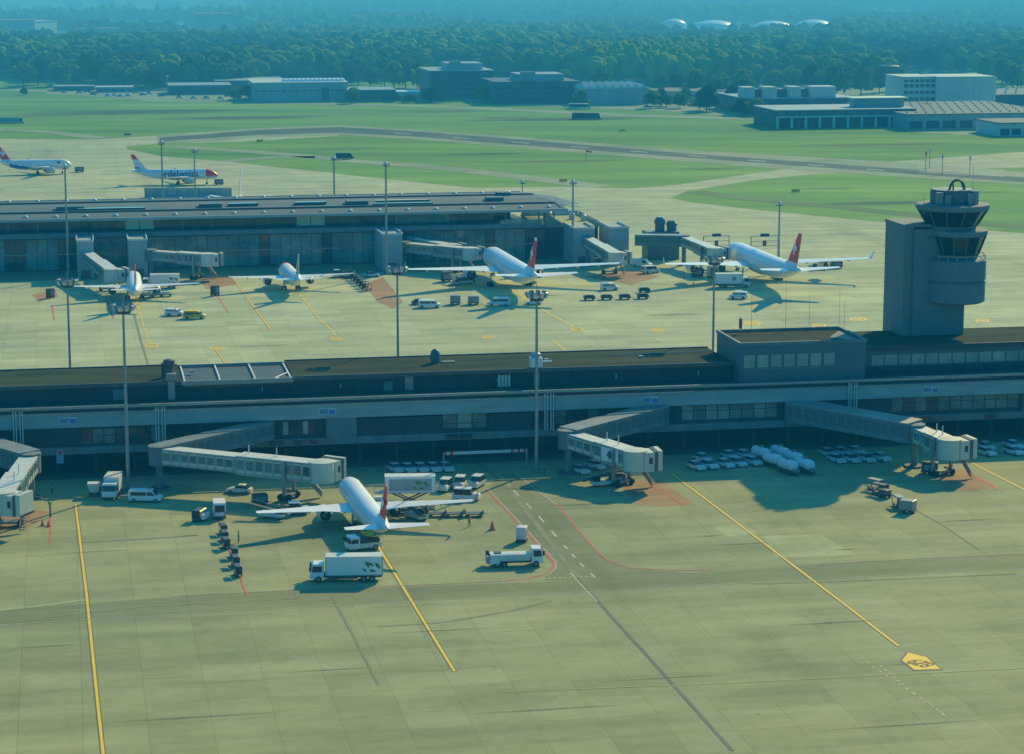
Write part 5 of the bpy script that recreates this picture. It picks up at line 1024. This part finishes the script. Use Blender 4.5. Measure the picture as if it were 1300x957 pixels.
block('hall', 'grey ribbed hall at the far left edge in the haze', -30, 42, 58, 28, 60, 'fargrey', extra=ribs(9)); block('hall', 'pale lit cube shaped hall right of the ribbed one in the haze', 43, 63.5, 57, 29, 22, 'farcream', 'farwall', rz=R(68))
block('long_shed', 'long low white roofed shed among trees at upper left', 182, 262, 60, 52, 30, 'fargrey', 'dome'); block('long_shed', 'short white roofed shed right of the long white one among trees', 268, 300, 60, 52, 25, 'fargrey', 'dome')
block('small_hall', 'small white hall leftmost of two in the hazy trees', 152, 170, 42, 33, 20, 'farwall', 'dome'); block('small_hall', 'small white hall rightmost of two in the hazy trees', 211, 231, 42, 33, 20, 'farwall', 'dome')
block('hangar', 'big blue grey hangar block in the hazy trees at upper left', 250, 296, 54, 20, 60, 'fargrey', 'farroof'); block('hangar', 'long pale slab building behind the tree belt at upper left', 96, 150, 58, 38, 30, 'fargrey', 'farroof', ((.3, .5, 'glass'), (.65, .85, 'glass')))
for xl, yb, ww, hh, lb in [(125, 8, 20, 6, 'hazy block of flats leftmost on the horizon'), (200, 12, 30, 8, 'hazy long block of flats on the left horizon'), (40, 14, 24, 6, 'hazy low house near the left corner'), (262, 9, 26, 6, 'hazy pale house row on the horizon'), (160, 20, 26, 6, 'hazy low building below the flats')]:
    block('house', lb, xl, xl+ww, yb, yb-hh, 30, 'farwall', 'farroof', ((.3, .7, 'glass'),), nwin=6)
block('equipment_shed', 'low flat roofed shed behind the parked cars at left', 215, 292, 121, 110, 30, 'fardark', 'fargrey', ((.2, .6, 'glass'),)); block('equipment_shed', 'low dark canopy shed left of the pale blue hall', 274, 360, 116, 104, 40, 'fardark', 'fargrey', ((.1, .6, 'glass'),))
def hallx(t, wd, h, dp):
    for k in range(14): MB().lathe([(2.2, 0), (1.9, 1.2), (.1, 1.9)], 8, (wd*(.35+.65*k/14), 10, h+.5)).build('roof_dome', M['dome'], t)
    MB().box(wd*.72, wd*.8, -.3, -.02, 0, h*.75).build('door', M['fardark'], t)
block('workshop_hall', 'pale blue grey workshop hall with white roof domes on the airfield edge', 322, 440, 130, 107, 45, 'fargrey', 'farwall', ((.55, .62, 'glass'),), nwin=14, extra=hallx)
block('annex', 'small grey annex right of the pale workshop hall', 442, 502, 130, 116, 30, 'fardark', 'fargrey', ((.35, .7, 'glass'),), nwin=7); block('garage', 'small white garage box beside the grey annex', 504, 533, 128, 118, 15, 'farwall', 'dome')
def pent(t, wd, h, dp): MB().box(wd*.3, wd*.85, 6, dp*.7, h+.5, h+4.5).build('penthouse', M['fargrey'], t); MB().box(wd*.33, wd*.5, 4, 8, h+4.5, h+6).build('chiller', M['steel'], t)
block('office_block', 'large dark teal office block with rooftop plant at the airfield edge', 546, 627, 127, 92, 45, 'fardark', 'fargrey', ((.12, .2, 'glass'), (.32, .4, 'glass'), (.52, .6, 'glass'), (.75, .83, 'glass')), nwin=10, extra=pent)
block('office_block', 'long dark block right of the large teal office', 628, 735, 133, 106, 45, 'fardark', 'fardark', ((.15, .28, 'glass'), (.42, .52, 'glass'), (.68, .8, 'glass')), nwin=14, extra=pent)
block('pale_hall', 'pale hall with saw toothed roof right of the dark blocks', 736, 824, 134, 114, 40, 'fargrey', 'farwall', extra=sawtooth(9))
block('depot_shed', 'low pale depot shed behind the yard trees', 838, 934, 130, 118, 40, 'farwall', 'farroof', ((.2, .7, 'fardark'),), nwin=6)
def turrets(t, wd, h, dp):
    for a, b in ((0, .1), (.19, .30), (.42, .52), (.62, .84)): MB().box(wd*a, wd*b, 2, 14, h+.5, h+6.5).build('roof_turret', M['farwall'], t)
    for a, b in ((.1, .19), (.30, .42), (.52, .62)): MB().box(wd*a+.3, wd*b-.3, 8, 20, h+.5, h+5).build('roof_bay', M['fardark'], t)
block('terminal_hall', 'grey hall with row of pale roof turrets at right on the airfield edge', 945, 1088, 146, 127, 60, 'fardark', 'fargrey', ((.1, .7, 'glass'),), nwin=10, extra=turrets)
def arcade(t, wd, h, dp):
    for k in range(10): MB().box(wd*k/10, wd*k/10+1.2, -1.2, -.01, 0, h*.62).build('pillar', M['farwall'], t)
    MB().box(-.2, wd+.2, -1.5, -.01, h*.62, h*.72).build('ledge', M['farwall'], t); MB().box(wd*.62, wd*.98, 14, 22, h+.5, h+5).build('penthouse', M['fargrey'], t); MB().box(wd*.6, wd, 12, 24, h+5, h+5.5).build('penthouse_roof', M['farcream'], t)
block('terminal_hall', 'long low two storey building with pillared front near the runway', 985, 1168, 164, 142, 40, 'fardark', 'fargrey', ((.1, .55, 'glass'), (.78, .92, 'paned')), nwin=12, extra=arcade)
block('office_block', 'white gridded office block left of the blank pale block', 1146, 1188, 141, 100, 30, 'farwall', 'farwall', ((.1, .2, 'glass'), (.3, .4, 'glass'), (.5, .6, 'glass'), (.7, .8, 'glass'), (.86, .94, 'glass')), nwin=6)
block('office_block', 'tall blank pale office block at right on the airfield edge', 1189, 1264, 141, 100, 30, 'farwall', 'farwall', extra=ribs(3, 'farwall', 1.6))
block('cargo_hall', 'wide flat cargo hall dotted with white skylights at right edge', 1152, 1350, 166, 147, 95, 'fargrey', 'farroof', ((.1, .6, 'fardark'),), nwin=9, extra=skydots(16, 6, 'farwall', .75))
block('cargo_hall', 'second dark cargo hall with skylights behind the first at right edge', 1262, 1400, 135, 122, 60, 'fardark', 'farroof', extra=skydots(10, 4, 'farwall', .8))
block('ramp_shed', 'small pale ramp shed with dark doors at the right edge', 1268, 1330, 174, 158, 30, 'farwall', 'farroof', ((.1, .6, 'fardark'),), nwin=4)
t = thing('radar_tower', 'dark mushroom shaped tower among the trees at right', 'tower', at(1128, 122)); MB().lathe([(2.2, 0), (1.9, 8), (2.0, 11)], 16).build('shaft', M['fargrey'], t, 40); MB().lathe([(2.4, 11), (6.3, 15), (6.5, 18.5), (5.6, 19), (.2, 19.2)], 20).build('head', M['fardark'], t, 30); MB().tube((0, 0, 19), (0, 0, 23), .3).build('aerial', M['grey'], t); MB().box(-1, 1, -1, 1, 19.2, 20.6).build('cabin', M['fargrey'], t)
for lb, xl, xr, yb in (('white storage dome leftmost in the forest', 840, 871, 44), ('large white storage dome second from left in the forest', 880, 932, 46), ('largest white storage dome in the middle right of the row', 956, 1004, 47), ('low white storage dome at the right end of the row in the forest', 1010, 1056, 45)):
    s = sfac(yb); r_ = (xr-xl)/2/s; t = thing('storage_dome', lb, 'dome', at((xl+xr)/2, yb), 0, 'white storage domes in the forest')
    MB().lathe([(r_*.99, 0), (r_, 10.5), (r_*.96, 12), (r_*.86, 13.4), (r_*.7, 14.7), (r_*.5, 15.7), (r_*.28, 16.4), (.3, 16.7)], 36).build('shell', M['dome'], t, 50); MB().lathe([(1.2, 16.6), (1.2, 17.4), (.2, 17.7)], 8).build('vent', M['farwall'], t)
# small airfield furniture and distant vehicles
def small_car(label, px, py, body, rz=0., sc_=1., group='cars at the far airfield edge'):
    t = thing('car', label, 'car', at(px, py), rz, group); MB().box(-2.2, 2.2, -.9, .9, .3, .9).build('body', M[body], t); MB().fru(-1.6, 1.0, -.8, .8, .9, -1.2, .4, -.65, .65, 1.5).build('windows', M['glass'], t); wheels(t, (-1.3, 1.3), 1.8, .33); return t
for i, (px, py, b) in enumerate([(137, 123, 'white'), (145, 122.5, 'white'), (153, 123.5, 'offwhite'), (163, 122.8, 'white'), (205, 123, 'dgrey'), (228, 125, 'offwhite'), (246, 126, 'white'), (262, 125.5, 'ltblue'), (280, 126.5, 'white'), (300, 126, 'white'), (318, 126.5, 'offwhite'), (855, 132, 'white'), (870, 134, 'red'), (884, 133, 'offwhite'), (905, 136, 'dgrey'), (822, 137, 'ltblue')]):
    small_car(['white far car leftmost by the left sheds', 'white far car second by the left sheds', 'pale far car third by the left sheds', 'white far car fourth by the left sheds', 'dark far car below the tree belt', 'pale far car right of the dark one', 'white far car below the flat shed', 'blue far car below the flat shed', 'white far car below the canopy shed', 'second white far car below the canopy shed', 'pale far car before the workshop hall', 'white far car in the right yard', 'red far car in the right yard', 'pale far car in the right yard', 'dark far car by the right yard trees', 'blue far car left of the right yard'][i], px, py, b, R(rng.uniform(-20, 20)))
van('dark bus on the perimeter road in front of the pale hall', at(745, 152), R(-4), 'fardark', 16, 3.6, 2.6, glazed=True, name='bus'); van('white bus roofed vehicle on the perimeter road left of the yard', at(736, 139), R(0), 'white', 13, 3.2, 2.6, glazed=True, name='bus')
van('dark van parked on the airfield grass path', at(438, 202), R(5), 'dgrey', 8, 2.6, 2.4); van('dark vehicle at the left edge on the grass', at(14, 157), R(5), 'fargrey', 14, 3.2, 2.6, name='truck')
for i, (px, py) in enumerate(((1175, 218), (1196, 222), (1231, 224), (1180, 214))):
    t = thing('approach_light_mast', ['red topped approach light mast leftmost above the tower', 'thin approach light mast second from left', 'thin approach light mast at the right above the tower', 'short approach light mast behind the leftmost'][i], 'mast', at(px, py), 0, 'approach light masts'); MB().tube((0, 0, 0), (0, 0, 8), .14).build('pole', M['steel'], t); MB().box(-.3, .3, -.3, .3, 6.6, 8.2).build('lamp', M['red' if i == 0 else 'offwhite'], t)
t = thing('windsock', 'orange windsock on a pole in the grass before the runway', 'windsock', at(744, 206)); MB().tube((0, 0, 0), (0, 0, 5), .1).build('pole', M['steel'], t); MB().tube((0, 0, 4.8), (2.6, 0, 4.3), .6, .3).build('sock', M['orange'], t)
for i, (px, py) in enumerate(((715, 232), (1010, 245), (790, 168), (330, 181), (162, 173))):
    t = thing('taxiway_sign', ['taxiway sign beside the far apron corner', 'taxiway sign in the right grass wedge', 'taxiway sign beyond the runway', 'taxiway sign left of the runway bend', 'orange taxiway sign at the left end of the taxiway'][i], 'sign', at(px, py), TH); MB().box(-1.6, 1.6, -.1, .1, .25, 1.3).build('panel', M['yellow' if i != 4 else 'orange'], t)
    for s in (-1, 1): MB().box(s*1.3-.06, s*1.3+.06, -.06, .06, 0, .25).build('post', M['dgrey'], t)
t = thing('site_hut', 'pale flat hut on the left airfield grass edge', 'hut', at(70, 103), 0); MB().lathe([(7, 0), (6.5, 4), (4, 6.5), (.2, 7.5)], 16).build('shell', M['fargrey'], t, 50); MB().box(-2, 2, -7.1, -6.2, 0, 3).build('door', M['fardark'], t)
# ------------------------------------------------------------------ trees and forest
nr = np.random.default_rng(3)
def leaves(cent, rad, n, size, tint, flat=.85):
    """leaf clumps scattered through ellipsoid lobes -> verts (N,4,3), tint (N,)"""
    k = len(cent); idx = np.repeat(np.arange(k), n)
    d = nr.normal(size=(k*n, 3)); d /= np.linalg.norm(d, axis=1)[:, None]; d[:, 2] = np.abs(d[:, 2])*1.0-.25*(nr.random(k*n) < .6)
    r = (.72+.36*nr.random(k*n))[:, None]
    p = np.asarray(cent)[idx]+d*r*np.asarray(rad)[idx]
    nrm = d+nr.normal(size=d.shape)*.45; nrm /= np.linalg.norm(nrm, axis=1)[:, None]
    a = np.cross(nrm, nr.normal(size=d.shape)); a /= np.linalg.norm(a, axis=1)[:, None]; b = np.cross(nrm, a)
    s = (np.asarray(size)[idx] if np.ndim(size) else size)*(.6+.8*nr.random(k*n)); s = s[:, None]
    q = np.stack([p-a*s-b*s*.7, p+a*s-b*s*.7, p+a*s*.8+b*s*.7, p-a*s*.8+b*s*.7], 1)
    tt = np.asarray(tint)[idx]+nr.normal(size=k*n)*.16+d[:, 2]*.22  # upward leaves painted lighter, like sun on the crown tops
    return q, tt
def cloud_mesh(name, q, tt, m):
    N = len(q); me = bpy.data.meshes.new(name); me.vertices.add(4*N); me.loops.add(4*N); me.polygons.add(N)
    me.vertices.foreach_set('co', q.reshape(-1).astype(np.float32)); me.loops.foreach_set('vertex_index', np.arange(4*N, dtype=np.int32)); me.polygons.foreach_set('loop_start', np.arange(0, 4*N, 4, dtype=np.int32))
    me.update(calc_edges=True); a = me.attributes.new('tint', 'FLOAT', 'POINT'); a.data.foreach_set('value', np.repeat(np.clip(tt, 0, 1), 4).astype(np.float32)); me.materials.append(m)
    o = bpy.data.objects.new(name, me); C.objects.link(o); return o
def tree(label, px, py, h, w, m='leaf', group='trees at the airfield edge'):
    t = thing('tree', label, 'tree', at(px, py), 0, group)
    mb = MB().tube((0, 0, 0), (.1, 0, h*.45), .035*h*.6, .02*h*.6, 8)
    for k in range(5):
        a = k*1.256+rng.random(); mb.tube((.05, 0, h*(.25+.04*k)), (w*.28*math.cos(a), w*.28*math.sin(a), h*(.5+.07*k)), .1*h/8, .04*h/8, 6)
    mb.build('trunk', M['bark'], t)
    n = 13; c = []; rd = []
    for k in range(n):
        a = 2*math.pi*k/n*2.4; rr = w*.5*(.25+.5*rng.random())*(1-.25*(k/n)); z = h*(.24+.62*k/n); c.append((rr*math.cos(a), rr*math.sin(a), z)); q = w*(.24+.1*rng.random()); rd.append((q, q, q*.85))
    c.append((0, 0, h*.86)); rd.append((w*.22, w*.22, h*.13))
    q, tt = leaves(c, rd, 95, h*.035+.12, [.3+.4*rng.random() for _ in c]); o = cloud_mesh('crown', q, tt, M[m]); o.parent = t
for px, py, h, w, m, lb in [(897, 142, 15, 12, 'leafd', 'dark round tree in the right yard'), (930, 138, 14, 10, 'leafd', 'dark slimmer tree right of the round yard tree'), (1062, 124, 21, 24, 'leafl', 'large pale green tree behind the turret roofed hall'), (1093, 122, 18, 14, 'leafl', 'medium pale tree right of the large pale one'), (1116, 118, 17, 12, 'leafl', 'pale tree just left of the mushroom tower'), (1140, 116, 18, 12, 'leafl', 'pale tree just right of the mushroom tower'),
        (763, 117, 15, 13, 'leafl', 'pale tree rising behind the saw toothed hall'), (716, 112, 12, 11, 'leaf', 'small tree behind the long dark block'), (1286, 116, 18, 14, 'leaf', 'tree beside the right picture edge beyond the cargo hall'), (1250, 103, 17, 14, 'leaf', 'tree behind the blank pale office block'), (815, 128, 8, 7, 'leafl', 'small bushy tree at the right end of the saw toothed hall'), (846, 137, 8, 7, 'leaf', 'small tree at the left of the right yard'), (870, 131, 9, 8, 'leafl', 'pale small tree in the right yard'),
        (515, 112, 20, 15, 'leafl', 'tall pale tree before the forest left of the large office'), (488, 110, 19, 13, 'leaf', 'tall tree left of the pale one before the forest'), (455, 108, 18, 14, 'leafl', 'broad pale tree behind the grey annex'), (55, 104, 20, 18, 'leaf', 'broad tree at the left end of the tree belt'), (105, 106, 19, 16, 'leaf', 'rounded tree at the left before the tree belt'), (20, 100, 15, 14, 'leafl', 'pale tree at the left picture edge'), (345, 102, 19, 14, 'leaf', 'tree right end of the left tree belt'), (385, 103, 17, 13, 'leafl', 'pale tree behind the workshop hall'),
        (30, 121, 4, 5, 'leafd', 'dark bush on the grass by the left sheds'), (500, 130.5, 4, 9, 'leafd', 'dark bush before the grey annex'), (520, 131, 4, 9, 'leafd', 'dark bush right of the one before the annex'), (556, 131, 4, 12, 'leafd', 'low dark hedge bush before the large office')]:
    tree(lb, px, py, h, w, m)
ORD = ['first', 'second', 'third', 'fourth', 'fifth', 'sixth', 'seventh', 'eighth', 'ninth', 'tenth', 'eleventh', 'twelfth', 'thirteenth', 'fourteenth']
for row, pts, desc in (('belt', [(30, 111), (48, 108), (76, 110), (92, 108), (122, 109), (140, 112), (158, 110), (176, 113), (196, 115), (238, 113), (262, 112), (288, 113), (312, 111)], 'tree from the left in the front row of the left tree belt'),
        ('centre', [(425, 113), (438, 111), (470, 112), (500, 114), (530, 113), (541, 118)], 'tree from the left in the loose row before the central forest'),
        ('right', [(838, 124), (856, 122), (882, 124), (912, 126), (942, 124), (980, 116), (1004, 115), (1030, 117)], 'tree from the left along the wood edge behind the right yard'),
        ('front', [(296, 128), (311, 127), (447, 132), (545, 130.5), (612, 130), (738, 137), (826, 138), (838, 135), (862, 138), (888, 141), (941, 147), (958, 148), (1136, 146), (1175, 152)], 'low bushy tree from the left among the far buildings'),
        ('edge', [(1272, 110), (1284, 106), (1296, 112), (1268, 100)], 'tree from the left behind the dark cargo hall at right')):
    for k, (px, py) in enumerate(sorted(pts)):
        b_ = .55 if row == 'front' else 1.; tree(ORD[k]+' '+desc, px, py, (13+7*rng.random())*b_, (11+5*rng.random())*(b_+.15), rng.choice(['leaf', 'leafl', 'leaf', 'leafd']))
for k, (px, py) in enumerate(sorted([(72, 117), (82, 118.5), (90, 116), (101, 119), (110, 117.5), (119, 121), (172, 119), (181, 121.5), (190, 120), (338, 127), (350, 126.5)])):
    small_car(ORD[k]+' car from the left in the crowded yard by the far left sheds', px, py, rng.choice(['white', 'dgrey', 'offwhite', 'fardark', 'ltblue']), R(rng.uniform(-30, 30)))
for k, (px, py, w_) in enumerate([(8, 14, 18), (60, 22, 22), (84, 10, 20), (112, 20, 16), (140, 14, 22), (226, 18, 24), (286, 14, 20), (310, 22, 18)]):
    block('house', ORD[k]+' hazy house from the left in the far town', px, px+w_, py, py-5-3*rng.random(), 25, 'farwall', 'farroof', ((.3, .6, 'glass'),), nwin=5)
block('canopy', 'dark low canopy over parked vehicles at the left yard', 68, 118, 116, 111, 16, 'fardark', 'fargrey'); block('canopy', 'pale low store at the left yard beside the dark canopy', 122, 168, 118, 112, 14, 'fargrey', 'farwall', ((.2, .7, 'fardark'),), nwin=5)
mast('thin pale mast in the left yard before the canopy shed', (213, 121), (213, 97), 'tall light masts of the airport', 'small', .3)
# forest: one mass that nobody could count
def edge_y(x):   # photo row of the front edge of the wood at photo column x
    return float(np.interp(x, [-200, 0, 20, 100, 180, 300, 340, 430, 540, 548, 640, 735, 830, 945, 1130, 1146, 1270, 1300, 1500], [96, 98, 101, 107, 112, 113, 104, 103, 103, 92, 106, 110, 112, 112, 110, 92, 98, 104, 108]))
clear = [(-40, 92, 52, 62), (36, 92, 44, 58), (128, 305, 54, 64), (90, 235, 34, 46), (832, 1066, 36, 53), (-60, 320, -4, 24), (1080, 1180, 20, 30), (240, 300, 44, 56), (1240, 1420, 90, 140), (120, 250, 40, 50), (300, 545, 50, 61), (560, 720, 36, 46), (1080, 1320, 42, 54), (-60, 330, 18, 28), (330, 560, 24, 32), (700, 1000, 16, 24)]
cent, rad, size, tint, nn = [], [], [], [], []
Y = 1480.
while Y < 5600:
    half = .235*Y+60; dx = 11.5 if Y < 2300 else (14 if Y < 3200 else 19)
    x = -half+nr.random()*dx
    while x < half:
        X, Yy = x+nr.normal()*2, Y+nr.normal()*4
        dz = -H; fz = Yy*cp-dz*sp; px = CX+F*X/fz; py = CY-F*(Yy*sp+dz*cp)/fz
        ok = py < edge_y(px) and not any(a < px < b and c < py < d for a, b, c, d in clear)
        big = math.sin(X*.011+Yy*.004)+math.sin(X*.023-Yy*.009+2)
        if py < 34 and big > 1.15 and px < 700: ok = False
        if ok:
            h = 16+8*nr.random()+2.5*big; r = 5.0+4.6*nr.random()**1.3
            if Y > 3200: r *= 1.4
            tn = .42+.26*big+nr.normal()*.22
            for j in range(4 if Y < 2000 else (3 if Y < 2600 else 2)):
                a = nr.random()*6.28; o_ = r*.5*(j > 0)
                cent.append((X+o_*math.cos(a), Yy+o_*math.sin(a), h*(.62+.12*nr.random()) if j else h*.55)); q = r*(.95-.3*nr.random()*(j > 0))*(.75 if j else 1.); rad.append((q, q, q*.85 if j else h*.42)); size.append(.85+.2*(Y > 2300)+.5*(Y > 3200)); tint.append(tn+nr.normal()*.09)
        x += dx*(.75+.5*nr.random())
    Y += 15 if Y < 2300 else (27 if Y < 3200 else 50)
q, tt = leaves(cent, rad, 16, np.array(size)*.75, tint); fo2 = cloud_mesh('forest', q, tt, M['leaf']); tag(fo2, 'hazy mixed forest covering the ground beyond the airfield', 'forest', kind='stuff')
# rounded crown bodies under the loose leaves
import bmesh
bm = bmesh.new(); bmesh.ops.create_icosphere(bm, subdivisions=2, radius=1.); IV = np.array([v.co[:] for v in bm.verts]); IF = np.array([[v.index for v in f.verts] for f in bm.faces]); bm.free()
cA, rA, tA = np.array(cent), np.array(rad), np.array(tint); K = len(cA); nv = len(IV)
ph = nr.random((K, 1, 3))*6.28
nz = 1+.16*np.sin(IV[None]*5.2+ph).sum(2)/1.5+.10*(nr.random((K, nv))-.5)
Vv = cA[:, None]+IV[None]*rA[:, None]*.90*nz[..., None]
Ff = (IF[None]+(np.arange(K)*nv)[:, None, None]).reshape(-1, 3)
me = bpy.data.meshes.new('forest_canopy'); me.vertices.add(K*nv); me.loops.add(len(Ff)*3); me.polygons.add(len(Ff))
me.vertices.foreach_set('co', Vv.reshape(-1).astype(np.float32)); me.loops.foreach_set('vertex_index', Ff.reshape(-1).astype(np.int32)); me.polygons.foreach_set('loop_start', np.arange(0, len(Ff)*3, 3, dtype=np.int32))
me.update(calc_edges=True); a = me.attributes.new('tint', 'FLOAT', 'POINT'); tv = tA[:, None]+.20*IV[None, :, 2]+.10*(nr.random((K, nv))-.5); a.data.foreach_set('value', np.clip(tv, 0, 1).reshape(-1).astype(np.float32)); me.materials.append(M['leaf'])  # crown colour painted lighter towards the top, as if sunlit
me.polygons.foreach_set('use_smooth', [True]*len(me.polygons))
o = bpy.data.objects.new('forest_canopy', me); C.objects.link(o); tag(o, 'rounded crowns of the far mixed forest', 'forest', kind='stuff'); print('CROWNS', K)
sc.cycles.max_bounces = 5; sc.cycles.diffuse_bounces = 2; sc.cycles.glossy_bounces = 2; sc.cycles.transmission_bounces = 2; sc.cycles.volume_bounces = 0
sc.cycles.use_denoising = True; sc.cycles.sample_clamp_indirect = 4.; sc.cycles.caustics_reflective = False; sc.cycles.caustics_refractive = False
